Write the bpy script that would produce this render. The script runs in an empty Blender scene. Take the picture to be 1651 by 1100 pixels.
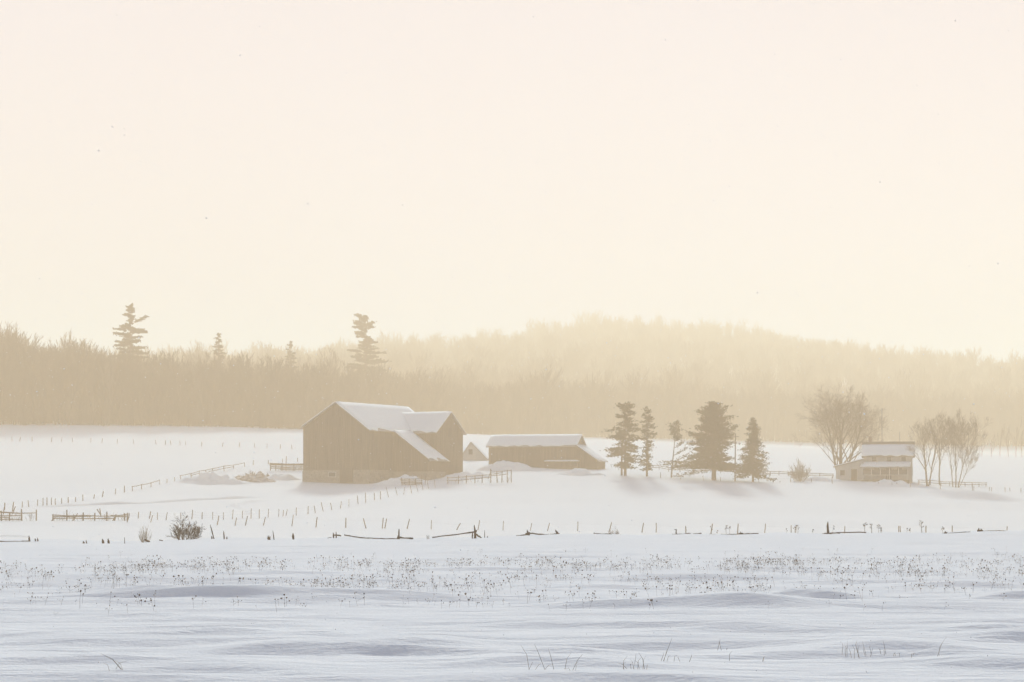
import bpy, math, random
import numpy as np
from mathutils import Vector, Matrix

random.seed(7)
rng = np.random.default_rng(11)
scene = bpy.context.scene
C = scene.collection
R = math.radians

# ---------------------------------------------------------------- camera
F = 3900.0            # focal length in photo pixels (1651 wide): an 85 mm view
HY = 813.0            # eye-level row of the photograph
CX = 825.5
EYE = 1.7
cam_d = bpy.data.cameras.new('camera')
cam = bpy.data.objects.new('camera', cam_d)
C.objects.link(cam)
cam_d.sensor_width = 36.0
cam_d.lens = 36.0 * F / 1651.0
cam_d.shift_y = (HY - 550.0) / 1651.0
cam_d.clip_start = 0.5
cam_d.clip_end = 6000
cam.location = (0, 0, EYE)
cam.rotation_euler = (R(90), 0, 0)
scene.camera = cam

# ---------------------------------------------------------------- world, sun, exposure
SUN_EL, SUN_AZ = 22.0, -1.0      # degrees; azimuth 0 = straight ahead of the camera (+Y), + is right
world = bpy.data.worlds.new('World')
scene.world = world
world.use_nodes = True
wn, wl = world.node_tree.nodes, world.node_tree.links
wn.clear()
wout = wn.new('ShaderNodeOutputWorld')
bg = wn.new('ShaderNodeBackground')
sky = wn.new('ShaderNodeTexSky')
sky.sky_type = 'NISHITA'
sky.sun_disc = False
sky.sun_elevation = R(SUN_EL)
sky.sun_rotation = R(SUN_AZ)
sky.altitude = 100
sky.air_density = 1.0
sky.dust_density = 0.2
sky.ozone_density = 1.5
# clear sky overhead, veiled towards the horizon by a layer of thin snow cloud that is even all round
tcw = wn.new('ShaderNodeTexCoord'); sep = wn.new('ShaderNodeSeparateXYZ')
ramp = wn.new('ShaderNodeMapRange'); ramp.interpolation_type = 'SMOOTHSTEP'
VEIL, VEIL_TOP = (0.650, 0.598, 0.650), 0.0
ramp.inputs['From Min'].default_value = math.sin(R(12)); ramp.inputs['From Max'].default_value = math.sin(R(29))
ramp.inputs['To Min'].default_value = 1.0; ramp.inputs['To Max'].default_value = VEIL_TOP
bg.inputs['Strength'].default_value = 0.11
cloud = wn.new('ShaderNodeBackground'); cloud.inputs['Color'].default_value = (*VEIL, 1); cloud.inputs['Strength'].default_value = 1.0
mixw = wn.new('ShaderNodeMixShader')
cn = wn.new('ShaderNodeTexNoise'); cn.inputs['Scale'].default_value = 5.0; cn.inputs['Detail'].default_value = 3.0
cmx = wn.new('ShaderNodeMix'); cmx.data_type = 'RGBA'
[i for i in cmx.inputs if i.type == 'RGBA'][0].default_value = (VEIL[0] * .97, VEIL[1] * .945, VEIL[2] * .925, 1); [i for i in cmx.inputs if i.type == 'RGBA'][1].default_value = (VEIL[0] * 1.03, VEIL[1] * 1.055, VEIL[2] * 1.075, 1)
wl.new(tcw.outputs['Generated'], cn.inputs['Vector']); wl.new(cn.outputs[0], cmx.inputs[0]); wl.new([o for o in cmx.outputs if o.type == 'RGBA'][0], cloud.inputs['Color'])
wl.new(tcw.outputs['Generated'], sep.inputs[0]); wl.new(sep.outputs[2], ramp.inputs['Value'])
wl.new(sky.outputs[0], bg.inputs['Color'])
wl.new(ramp.outputs[0], mixw.inputs[0]); wl.new(bg.outputs[0], mixw.inputs[1]); wl.new(cloud.outputs[0], mixw.inputs[2])
wl.new(mixw.outputs[0], wout.inputs['Surface'])

sun_d = bpy.data.lights.new('sun', 'SUN')
sun_d.energy = 5.0
sun_d.angle = R(7.0)
sun_d.color = (1.0, 0.86, 0.73)
sun = bpy.data.objects.new('sun', sun_d)
C.objects.link(sun)
sd = Vector((math.sin(R(SUN_AZ)) * math.cos(R(SUN_EL)), math.cos(R(SUN_AZ)) * math.cos(R(SUN_EL)), math.sin(R(SUN_EL))))
sun.rotation_euler = sd.to_track_quat('Z', 'Y').to_euler()
sun.location = (0, 600, 300)

vs = scene.view_settings
vs.view_transform = 'Standard'
vs.look = 'None'
vs.exposure = 0.22
vs.gamma = 1.0
vs.use_curve_mapping = False
scene.render.engine = 'CYCLES'
scene.cycles.use_denoising = True
scene.cycles.use_adaptive_sampling = False
scene.cycles.volume_bounces = 2
scene.cycles.max_bounces = 6
scene.cycles.transparent_max_bounces = 8

HAZE_DENSITY = 0.00155
HAZE_COLOR = (1.0, 0.755, 0.50, 1)

# ---------------------------------------------------------------- helpers
def vnoise(x, y, seed=0):
    """smooth value noise, numpy arrays in, -1..1 out"""
    r = np.random.default_rng(seed).uniform(-1, 1, (256, 256))
    xi, yi = np.floor(x).astype(int), np.floor(y).astype(int)
    fx, fy = x - xi, y - yi
    fx, fy = fx * fx * (3 - 2 * fx), fy * fy * (3 - 2 * fy)
    a = r[xi & 255, yi & 255]; b = r[(xi + 1) & 255, yi & 255]
    c = r[xi & 255, (yi + 1) & 255]; d = r[(xi + 1) & 255, (yi + 1) & 255]
    return (a * (1 - fx) + b * fx) * (1 - fy) + (c * (1 - fx) + d * fx) * fy

def smooth(a, b, v):
    t = np.clip((v - a) / (b - a), 0, 1)
    return t * t * (3 - 2 * t)

class MB:
    """collects shapes in world metres; build() links them as one mesh object"""
    def __init__(s): s.v, s.f = [], []
    def add(s, vs_, fs_):
        n = len(s.v); s.v.extend([tuple(p) for p in vs_]); s.f.extend([tuple(i + n for i in f) for f in fs_])
    def tube(s, pts, rad, n=5, cap=True):
        pts = [Vector(p) for p in pts]
        k = len(s.v); m = len(pts)
        for i, p in enumerate(pts):
            t = (pts[min(i + 1, m - 1)] - pts[max(i - 1, 0)])
            t = t.normalized() if t.length > 1e-9 else Vector((0, 0, 1))
            up = Vector((0, 0, 1)) if abs(t.z) < .9 else Vector((1, 0, 0))
            a = t.cross(up).normalized(); b = t.cross(a)
            r = rad[i] if isinstance(rad, (list, tuple)) else rad
            for j in range(n):
                q = 2 * math.pi * j / n
                s.v.append(tuple(p + a * (r * math.cos(q)) + b * (r * math.sin(q))))
        for i in range(m - 1):
            for j in range(n):
                s.f.append((k + i * n + j, k + i * n + (j + 1) % n, k + (i + 1) * n + (j + 1) % n, k + (i + 1) * n + j))
        if cap:
            s.f.append(tuple(k + j for j in range(n))[::-1]); s.f.append(tuple(k + (m - 1) * n + j for j in range(n)))
    def hexa(s, p):   # 8 points, bottom loop then top loop
        s.add(p, [(3, 2, 1, 0), (4, 5, 6, 7), (0, 1, 5, 4), (1, 2, 6, 5), (2, 3, 7, 6), (3, 0, 4, 7)])
    def prism(s, loop, off):  # polygon swept by an offset vector
        n = len(loop); off = Vector(off); l = [Vector(p) for p in loop]
        s.add(l + [p + off for p in l], [tuple(range(n))[::-1], tuple(range(n, 2 * n))] + [(i, (i + 1) % n, n + (i + 1) % n, n + i) for i in range(n)])
    def slab(s, quad, thick):   # quad with thickness along its normal
        q = [Vector(p) for p in quad]
        nrm = (q[1] - q[0]).cross(q[3] - q[0]).normalized() * thick
        s.hexa(q + [p + nrm for p in q])
    def build(s, name, mat, parent=None, loc=None, smooth_shade=False):
        me = bpy.data.meshes.new(name)
        o0 = Vector(parent_loc(parent)) if parent is not None else (Vector(loc) if loc is not None else Vector((0, 0, 0)))
        me.from_pydata([(p[0] - o0.x, p[1] - o0.y, p[2] - o0.z) for p in s.v], [], s.f)
        me.update()
        if smooth_shade: me.polygons.foreach_set('use_smooth', [True] * len(me.polygons))
        me.materials.append(mat)
        o = bpy.data.objects.new(name, me); C.objects.link(o)
        if parent is not None: o.parent = parent
        else: o.location = o0
        return o

def parent_loc(p):
    v = Vector((0, 0, 0))
    while p is not None: v += p.location; p = p.parent
    return v

def np_mesh(name, V, Fq, mat, parent=None, loc=(0, 0, 0), smooth_shade=False):
    """V (n,3) world, Fq (m,k) int array"""
    me = bpy.data.meshes.new(name)
    o0 = np.array(parent_loc(parent)) if parent is not None else np.array(loc, float)
    V = np.asarray(V, float) - o0
    k = Fq.shape[1]
    me.vertices.add(len(V)); me.vertices.foreach_set('co', V.astype(np.float32).ravel())
    me.loops.add(Fq.size); me.loops.foreach_set('vertex_index', Fq.astype(np.int32).ravel())
    me.polygons.add(len(Fq)); me.polygons.foreach_set('loop_start', np.arange(0, Fq.size, k, dtype=np.int32))
    me.update(calc_edges=True); me.validate()
    if smooth_shade: me.polygons.foreach_set('use_smooth', np.ones(len(me.polygons), bool))
    me.materials.append(mat)
    o = bpy.data.objects.new(name, me); C.objects.link(o)
    if parent is not None: o.parent = parent
    else: o.location = o0
    return o

def tag(o, label=None, cat=None, group=None, kind=None):
    if label: o['label'] = label
    if cat: o['category'] = cat
    if group: o['group'] = group
    if kind: o['kind'] = kind
    return o

def empty(name, loc, label, cat, group=None):
    o = bpy.data.objects.new(name, None); C.objects.link(o)
    o.location = loc; o.empty_display_size = .5
    return tag(o, label, cat, group)

# ---------------------------------------------------------------- materials
def mat(name, col, rough=.85, var=None, scale=3.0, stretch=(1, 1, 1), bump=0.0, bscale=20.0, detail=4, gen='Object'):
    m = bpy.data.materials.new(name); m.use_nodes = True
    nt = m.node_tree; b = nt.nodes['Principled BSDF']
    b.inputs['Roughness'].default_value = rough
    b.inputs['Base Color'].default_value = (*col, 1)
    tc = nt.nodes.new('ShaderNodeTexCoord')
    if var:
        mp = nt.nodes.new('ShaderNodeMapping'); mp.inputs['Scale'].default_value = stretch
        nz = nt.nodes.new('ShaderNodeTexNoise'); nz.inputs['Scale'].default_value = scale; nz.inputs['Detail'].default_value = detail
        cr = nt.nodes.new('ShaderNodeValToRGB')
        cr.color_ramp.elements[0].position = .32; cr.color_ramp.elements[1].position = .68
        cr.color_ramp.elements[0].color = (*col, 1); cr.color_ramp.elements[1].color = (*var, 1)
        nt.links.new(tc.outputs[gen], mp.inputs[0]); nt.links.new(mp.outputs[0], nz.inputs['Vector'])
        nt.links.new(nz.outputs[0], cr.inputs[0]); nt.links.new(cr.outputs[0], b.inputs['Base Color'])
    if bump:
        n2 = nt.nodes.new('ShaderNodeTexNoise'); n2.inputs['Scale'].default_value = bscale; n2.inputs['Detail'].default_value = 5
        bp = nt.nodes.new('ShaderNodeBump'); bp.inputs['Strength'].default_value = bump; bp.inputs['Distance'].default_value = .05
        nt.links.new(tc.outputs[gen], n2.inputs['Vector'])
        nt.links.new(n2.outputs[0], bp.inputs['Height']); nt.links.new(bp.outputs[0], b.inputs['Normal'])
    return m

M = {}
M['old_wood'] = mat('old_wood', (.012, .010, .008), .9, (.035, .028, .021), 4, (1, 1, .3), .5, 30)
M['post'] = mat('post_wood', (.07, .055, .04), .9, (.13, .10, .075), 3, (1, 1, .3), .4, 25)
M['barn'] = mat('barn_boards', (.040, .031, .022), .9, (.15, .115, .08), 2.6, (3.2, 3.2, .10), .4, 12)
M['barn_dark'] = mat('barn_door_boards', (.05, .04, .03), .9, (.085, .065, .05), 3, (3, 3, .2))
M['stone'] = mat('field_stone', (.16, .145, .125), .9, (.27, .245, .21), 1.6, (1, 1, 1.4), .5, 4)
M['tin'] = mat('weathered_tin', (.20, .19, .18), .55, (.30, .28, .26), .8, (1, 1, .3))
M['siding'] = mat('painted_siding', (.36, .35, .33), .8, (.44, .43, .40), 1.2)
M['trim'] = mat('trim', (.45, .44, .41), .7)
M['brick'] = mat('chimney_brick', (.16, .09, .065), .9, (.22, .13, .10), 4)
M['shingle'] = mat('worn_shingles', (.10, .085, .07), .9, (.16, .135, .11), 3)
M['glass'] = mat('window_glass', (.02, .022, .025), .15)
M['metal'] = mat('galvanised_metal', (.18, .18, .18), .5)
M['bark'] = mat('bark', (.075, .058, .044), .95, (.14, .11, .085), 3, (1, 1, .4), .5, 15)
M['twig'] = mat('twigs', (.085, .062, .045), .95, (.13, .10, .075), 1.5)
M['needle'] = mat('pine_needles', (.030, .040, .018), .9, (.060, .064, .030), 1.3)
M['forest'] = mat('forest_bark', (.060, .048, .036), .95, (.095, .078, .058), .3)
M['weed'] = mat('dry_weed', (.075, .050, .030), .95, (.15, .11, .07), 6)
M['straw'] = mat('pale_dry_grass', (.22, .17, .11), .95, (.30, .24, .16), 5)
M['brush'] = mat('brush_twigs', (.10, .075, .055), .95, (.16, .125, .09), 2)
M['manure'] = mat('muddy_snow', (.15, .12, .09), .95, (.70, .68, .66), 1.1, (1, 1, 2.5), .4, 4)

def forest_variation():
    nt = M['forest'].node_tree; b = nt.nodes['Principled BSDF']
    oi = nt.nodes.new('ShaderNodeObjectInfo'); cr = nt.nodes.new('ShaderNodeValToRGB')
    cr.color_ramp.elements[0].color = (.035, .028, .021, 1); cr.color_ramp.elements[1].color = (.13, .11, .088, 1)
    e = cr.color_ramp.elements.new(.6); e.color = (.07, .056, .042, 1)
    nt.links.new(oi.outputs['Random'], cr.inputs[0]); nt.links.new(cr.outputs[0], b.inputs['Base Color'])
forest_variation()
def snow_material():
    m = bpy.data.materials.new('snow'); m.use_nodes = True
    nt = m.node_tree; b = nt.nodes['Principled BSDF']; L = nt.links
    b.inputs['Roughness'].default_value = .65
    b.inputs['Specular IOR Level'].default_value = 0.0
    tc = nt.nodes.new('ShaderNodeTexCoord')
    mp = nt.nodes.new('ShaderNodeMapping'); mp.inputs['Scale'].default_value = (.35, 1.0, 1.0)
    nz = nt.nodes.new('ShaderNodeTexNoise'); nz.inputs['Scale'].default_value = .8; nz.inputs['Detail'].default_value = 6
    cr = nt.nodes.new('ShaderNodeValToRGB')
    cr.color_ramp.elements[0].position = .3; cr.color_ramp.elements[1].position = .7
    cr.color_ramp.elements[0].color = (.845, .897, .917, 1); cr.color_ramp.elements[1].color = (.88, .927, .942, 1)
    L.new(tc.outputs['Object'], mp.inputs[0]); L.new(mp.outputs[0], nz.inputs['Vector'])
    L.new(nz.outputs[0], cr.inputs[0]); L.new(cr.outputs[0], b.inputs['Base Color'])
    mp2 = nt.nodes.new('ShaderNodeMapping'); mp2.inputs['Scale'].default_value = (1.0, 3.2, 3.0)
    n2 = nt.nodes.new('ShaderNodeTexNoise'); n2.inputs['Scale'].default_value = 1.1; n2.inputs['Detail'].default_value = 8; n2.inputs['Roughness'].default_value = .6
    n3 = nt.nodes.new('ShaderNodeTexNoise'); n3.inputs['Scale'].default_value = 14; n3.inputs['Detail'].default_value = 3
    L.new(tc.outputs['Object'], mp2.inputs[0]); L.new(mp2.outputs[0], n2.inputs['Vector']); L.new(tc.outputs['Object'], n3.inputs['Vector'])
    b1 = nt.nodes.new('ShaderNodeBump'); b1.inputs['Strength'].default_value = .6; b1.inputs['Distance'].default_value = .10
    b2 = nt.nodes.new('ShaderNodeBump'); b2.inputs['Strength'].default_value = .5; b2.inputs['Distance'].default_value = .03
    L.new(n2.outputs[0], b1.inputs['Height']); L.new(n3.outputs[0], b2.inputs['Height'])
    L.new(b1.outputs[0], b2.inputs['Normal']); L.new(b2.outputs[0], b.inputs['Normal'])
    return m
M['snow'] = snow_material()

# ---------------------------------------------------------------- terrain
def xy(px, d): return (px - CX) / F * d
def zz(py, d): return EYE + (HY - py) / F * d

CP = []   # control points (x, y, z) of the land beyond the crest
def cp(d, pairs):
    for px, py in pairs: CP.append((xy(px, d), d, zz(py, d)))
for px in (-300, 300, 825, 1350, 1950):
    CP.append((xy(px, 135), 135, -1.5)); CP.append((xy(px, 190), 190, -1.9))
cp(257, [(-250, 847), (60, 845), (210, 844), (425, 848), (650, 854), (930, 859), (1250, 862), (1651, 863), (1900, 863)])
cp(300, [(-250, 819), (0, 819), (300, 822), (600, 825), (900, 829), (1250, 834), (1651, 838), (1900, 839)])
cp(335, [(-250, 796), (0, 797), (300, 800), (600, 801), (900, 804), (1250, 808), (1651, 815), (1900, 817)])
cp(375, [(-250, 768), (0, 769), (300, 774), (489, 777), (600, 777), (1010, 768), (1150, 774), (1400, 780), (1540, 786), (1651, 792), (1900, 795)])
cp(394, [(740, 757), (850, 754), (960, 757)])
cp(450, [(-250, 726), (0, 728), (300, 730), (500, 733), (800, 735), (1100, 744), (1400, 750), (1651, 756), (1900, 759)])
EDGE = [(-450, 530, 684), (0, 540, 685), (300, 545, 688), (480, 565, 692), (750, 690, 700), (960, 760, 705), (1250, 810, 712), (1651, 850, 720), (2000, 860, 724)]
for px, d, py in EDGE: CP.append((xy(px, d), d, zz(py, d)))
for px, z in ((-600, 70), (-100, 60), (300, 60), (480, 72), (600, 80), (800, 84), (890, 95), (980, 101), (1150, 95), (1350, 79), (1500, 67), (1700, 60), (2200, 58)):
    CP.append((xy(px, 1500), 1500, z))
for px in (-900, 0, 825, 1651, 2500):
    CP.append((xy(px, 1850), 1850, 60)); CP.append((xy(px, 2400), 2400, 45))
for sx in (-1250, 1250):
    for yy, z in ((100, -1.5), (300, 0), (450, 7), (700, 22), (1500, 70), (2400, 45)):
        CP.append((sx, yy, z))
CP = np.array(CP)
S0 = 200.0
def tk(r2): return np.where(r2 > 1e-12, r2 * .5 * np.log(np.maximum(r2, 1e-12)), 0)
_P = CP[:, :2] / S0
_n = len(CP)
_K = tk(((_P[:, None] - _P[None]) ** 2).sum(-1)) + np.eye(_n) * 2e-4
_A = np.zeros((_n + 3, _n + 3)); _A[:_n, :_n] = _K
_A[:_n, _n] = 1; _A[:_n, _n + 1:] = _P; _A[_n, :_n] = 1; _A[_n + 1:, :_n] = _P.T
_W = np.linalg.solve(_A, np.concatenate([CP[:, 2], np.zeros(3)]))
def back(x, y):
    X = np.stack([x.ravel(), y.ravel()], 1) / S0
    out = _W[_n] + X @ _W[_n + 1:]
    for i in range(_n):
        out += _W[i] * tk(((X - _P[i]) ** 2).sum(1))
    return out.reshape(x.shape)

CREST_D = 114.0
CREST = [(-400, 872), (0, 873), (60, 872), (130, 876), (200, 877), (260, 873), (330, 869), (440, 870), (500, 868), (550, 866), (620, 868), (700, 868),
         (760, 868), (830, 864), (900, 861), (960, 861), (1040, 864), (1110, 861), (1180, 863), (1260, 860), (1340, 862), (1450, 859), (1520, 861), (1590, 857), (1651, 857), (2100, 857)]
CRX = np.array([xy(p, CREST_D) for p, _ in CREST]); CRZ = np.array([zz(q, CREST_D) for _, q in CREST])
# drifts in the near field: (px, py, half length px, height m, near-face depth m, far-face depth m)
DR = [(330, 967, 130, .10, .45, 3), (520, 966, 160, .085, .45, 3), (230, 962, 55, .07, .4, 2), (640, 968, 90, .05, .4, 2),
      (90, 945, 90, .05, .4, 2.5), (1130, 938, 110, .06, .5, 3), (1215, 987, 80, .07, .4, 2.2), (1060, 985, 170, .07, .4, 2.5),
      (1440, 984, 200, .06, .4, 2.5), (1275, 966, 32, .08, .35, 1.6), (1340, 967, 42, .08, .35, 1.6), (1640, 966, 45, .09, .4, 2),
      (590, 1054, 150, .065, .28, 2.2), (690, 1048, 70, .04, .3, 1.8), (450, 1056, 70, .04, .25, 1.5), (180, 1045, 170, .045, .35, 2.0), (350, 1037, 90, .035, .3, 1.8),
      (930, 1019, 120, .04, .3, 1.8), (1210, 1023, 80, .05, .3, 1.6), (1440, 1052, 90, .07, .35, 2), (1330, 1057, 120, .045, .3, 1.8), (1050, 1042, 170, .035, .3, 1.8),
      (1590, 1022, 70, .04, .25, 1.5), (1620, 1036, 60, .05, .3, 1.5), (640, 982, 40, .04, .3, 1.2), (240, 1003, 60, .03, .3, 1.2), (910, 1058, 70, .05, .3, 1.2),
      (870, 1075, 90, .05, .3, 1.4), (1000, 1090, 150, .04, .3, 1.6), (1600, 1068, 90, .05, .3, 1.8), (350, 1088, 120, .035, .3, 1.6), (130, 1078, 90, .04, .3, 1.6),
      (780, 925, 120, .05, .5, 3), (1300, 922, 160, .05, .5, 3), (300, 916, 150, .05, .5, 3), (1560, 945, 60, .06, .4, 2), (960, 946, 60, .05, .4, 2), (480, 934, 80, .05, .4, 2)]
DRIFT = []
for px, py, hl, h, a, b in DR:
    d = F * EYE / (py - HY); DRIFT.append((xy(px, d), d, 1.65 * hl / F * d, h, a, b))

def drifts(x, y):
    z = np.zeros_like(x)
    wob = .5 * vnoise(x * .22, y * .05, 3) + .25 * vnoise(x * .7, y * .1, 4)
    for xc, yc, l, h, a, b in DRIFT:
        m = (np.abs(x - xc) < 2.4 * l) & (np.abs(y - yc) < 3 * max(a, b) + 1)
        if not m.any(): continue
        dx = (x[m] - xc) / l; dy = y[m] - yc - wob[m] + .25 * dx * dx
        s = np.where(dy < 0, np.exp(-(dy / (a * .55)) ** 2), np.exp(-(dy / b) ** 2))
        z[m] += 1.6 * h * np.exp(-dx ** 2 * 1.2) * s
    return z

def H(x, y):
    x = np.asarray(x, float); y = np.asarray(y, float)
    sh = x.shape; x = x.reshape(-1); y = y.reshape(-1)
    # near field with its crest
    wx = x + 1.2 * vnoise(x * .1, y * .15, 9)
    def sas(lx, ly, sd, k):
        n0 = vnoise(wx / lx, y / ly, sd)
        return vnoise(wx / lx, (y + k * ly * n0) / ly, sd)
    nf = .07 * vnoise(wx / 22, y / 7, 21) + .045 * sas(7, 2.0, 22, .30) + .034 * sas(3.6, .8, 23, .30) + .016 * sas(1.5, .36, 24, .28)
    ridg = 1 - np.abs(vnoise(wx / 9, y / 2.6, 31)); nf += .035 * ridg ** 4
    r2 = 1 - np.abs(vnoise(wx / 4.5, y / .9, 32)); nf += .024 * r2 ** 5
    amp = 1 - .35 * smooth(60, 110, y)
    fore = nf * amp + drifts(x, y)
    cz = np.interp(x, CRX, CRZ)
    fore = fore + cz * np.exp(-((y - CREST_D) / 11.0) ** 2)
    z = fore
    far = y > 116
    if far.any():
        S = smooth(116, 150, y[far])
        n = .25 * vnoise(x[far] / 30, y[far] / 14, 41) + .10 * vnoise(x[far] / 9, y[far] / 5, 42)
        z = z.copy()
        z[far] = fore[far] * (1 - S) + (back(x[far], y[far]) + n * .6) * S
    return z.reshape(sh)

def G(x, y): return float(H(np.array([x]), np.array([y]))[0])

def P(px, py, lo=150, hi=560):
    """where the ray through a photo pixel meets the ground"""
    d = np.linspace(lo, hi, 700)
    h = H((px - CX) / F * d, d) - (EYE + (HY - py) / F * d)
    k = np.where(h >= 0)[0]
    i = k[0] if len(k) else int(np.argmax(h))
    if i > 0 and len(k):
        t = h[i - 1] / (h[i - 1] - h[i]); dd = d[i - 1] + t * (d[i] - d[i - 1])
    else: dd = d[i]
    return Vector((xy(px, dd), dd, G(xy(px, dd), dd)))
def D(px, d): return Vector((xy(px, d), d, G(xy(px, d), d)))
def W(px, py, d): return Vector((xy(px, d), d, zz(py, d)))

def build_ground():
    xs = [0.0]
    while xs[-1] < 1250:
        v = xs[-1]; xs.append(v + (.17 if v < 14 else .24 if v < 32 else min(30, .24 + (v - 32) * .06)))
    xs = np.array(xs); xs = np.concatenate([-xs[:0:-1], xs])
    ys = [-100, -60, -30, -10, 0, 8, 14, 18]
    while ys[-1] < 2400:
        v = ys[-1]
        ys.append(v + (.10 + (v - 18) * .0032 if v < 150 else min(26, .55 + (v - 150) * .012)))
    ys = np.array(ys)
    X, Y = np.meshgrid(xs, ys)
    Z = H(X, Y)
    V = np.stack([X.ravel(), Y.ravel(), Z.ravel()], 1)
    nx, ny = len(xs), len(ys)
    i = (np.arange(ny - 1)[:, None] * nx + np.arange(nx - 1)[None]).ravel()
    Fq = np.stack([i, i + 1, i + nx + 1, i + nx], 1)
    o = np_mesh('snow_ground', V, Fq, M['snow'], smooth_shade=True)
    tag(o, 'wind-blown snow over the fields and hillside', kind='structure')
    print('ground', nx, ny)
build_ground()

# ---------------------------------------------------------------- forest on the hill (one mass of bare trees)
def bare_tree(mb, base, h, r, seed, levels=4, spread=.55, n0=7, up=.25, fork=.35, twig=.014, lean=(0, 0), n_sub=5, droop=0.0, child=(.5, .72), ratio=(.38, .62)):
    """tapered trunk and limbs; mb is a pair (trunk MB, crown MB)"""
    rd = random.Random(seed)
    tr, cr = mb
    def grow(p, d, L, rad, lev, out):
        k = 4 if lev <= 1 else (3 if lev == 2 else 2)
        pts = [p.copy()]; rads = [rad]; dd = d.copy(); q = p.copy()
        for i in range(k):
            dd = (dd + Vector((rd.uniform(-1, 1), rd.uniform(-1, 1), rd.uniform(-.6, 1) + (up if lev else 0) - (droop if lev >= 2 else 0))) * (.10 if lev == 0 else .20)).normalized()
            q = q + dd * (L / k)
            pts.append(q.copy()); rads.append(max(twig, rad * (1 - (.55 if lev == 0 else .72) * (i + 1) / k)))
        out.tube(pts, rads, 6 if lev == 0 else (4 if lev == 1 else 3), cap=lev == 0)
        if lev >= levels: return
        n = n0 if lev == 0 else n_sub
        for j in range(n):
            t = (fork + (1 - fork) * (j + rd.random() * .7) / n) if lev == 0 else (.25 + .75 * (j + rd.random()) / n)
            f = t * k; i = min(int(f), k - 1); fr = f - i
            a = pts[i].lerp(pts[i + 1], fr); ra = rads[i] * (1 - fr) + rads[i + 1] * fr
            ax = (pts[i + 1] - pts[i]).normalized()
            az = rd.uniform(0, 2 * math.pi) if lev else (j * 2.4 + rd.uniform(-.4, .4))
            side = ax.orthogonal().normalized(); side = Matrix.Rotation(az, 3, ax) @ side
            ang = spread * rd.uniform(.7, 1.3)
            nd = (ax * math.cos(ang) + side * math.sin(ang)).normalized()
            ln = L * (rd.uniform(.50, .72) if lev == 0 else rd.uniform(*ratio)) * (1.15 - .45 * t if lev == 0 else 1.05 - .35 * t)
            grow(a, nd, ln, max(twig, ra * rd.uniform(*child)), lev + 1, cr)
    grow(Vector(base), Vector((lean[0], lean[1], 1)).normalized(), h * .80, r, 0, tr)

def conifer_mesh(base, h, prof, seed, n_whorl=16, per=6, trunk_r=.18, rise=.1, droop=.12, clear=.06, dens=1.0, leaf=.42, lean=0.0, tuft=None, rise_top=.25, lobes=1.0):
    """trunk MB, branch MB, needle arrays; prof(f) -> (left radius, right radius) at height fraction f"""
    rd = random.Random(seed); base = Vector(base)
    tr, br = MB(), MB()
    ax = lambda f: base + Vector((lean * h * f, 0, h * f))
    tr.tube([ax(f) - Vector((0, 0, .4 if f == 0 else 0)) for f in (0, .15, .4, .7, 1.0)], [trunk_r * 1.15, trunk_r, trunk_r * .75, trunk_r * .4, .03], 8)
    cen, dirs, siz = [], [], []
    for w in range(n_whorl):
        f0 = clear + (1 - clear) * (w + .3) / n_whorl
        for j in range(per):
            f = min(.995, f0 + rd.uniform(-.45, .45) / n_whorl)
            a = rd.uniform(0, 2 * math.pi)
            lft, rgt = prof(f)
            lobe = .96 + .24 * lobes * math.sin(a * 2 + f * 17 + seed) + .16 * lobes * math.sin(a * 3 - f * 31 + seed * 2.3)
            rr = (rgt if math.cos(a) > 0 else lft) * lobe * (rd.uniform(.75, 1.12) if rd.random() < .7 else rd.uniform(.35, .75))
            if rr < .12 or rd.random() < .10: continue
            rr_up = rise + (rise_top - rise) * max(0, (f - .35) / .65) + rd.uniform(-.12, .12) + (1.1 * max(0, f - .9) / .1)
            d = Vector((math.cos(a), math.sin(a), rr_up)).normalized()
            p0 = ax(f); p1 = p0 + d * rr * .55 + Vector((0, 0, -droop * rr * .2)); p2 = p0 + d * rr + Vector((0, 0, -droop * rr))
            br.tube([p0, p1, p2], [max(.02, trunk_r * .22 * (1.1 - f)), .018, .008], 3, cap=False)
            m = int((5 + 10 * rr) * dens)
            for q in range(m):
                t = rd.uniform(.18, 1.02) ** .75
                c = (p0.lerp(p1, t / .55) if t < .55 else p1.lerp(p2, (t - .55) / .45))
                c = c + Vector((rd.gauss(0, .12 + .10 * rr), rd.gauss(0, .12 + .10 * rr), rd.gauss(.0, .11)))
                cen.append(c); dirs.append((d + Vector((rd.gauss(0, .6), rd.gauss(0, .6), rd.gauss(.15, .35)))).normalized()); siz.append(leaf * rd.uniform(.55, 1.2))
    if tuft:
        for (dx, dz, rad, n) in tuft:
            c0 = base + Vector((dx, 0, dz))
            p0 = ax(min(.9, max(.1, (dz - abs(dx) * .5) / h)))
            br.tube([p0, (p0 + c0) / 2 - Vector((0, 0, .15)), c0], [.06, .04, .02], 4, cap=False)
            for q in range(n):
                t = rd.uniform(.3, 1.0)
                c = p0.lerp(c0, t) + Vector((rd.gauss(0, rad * .45), rd.gauss(0, rad * .45), rd.gauss(0, rad * .4)))
                cen.append(c); dirs.append(Vector((rd.gauss(0, 1) + dx * .4, rd.gauss(0, 1), rd.gauss(.4, .6))).normalized()); siz.append(leaf * rd.uniform(.6, 1.2))
    return tr, br, (np.array(cen), np.array(dirs), np.array(siz))

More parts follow.
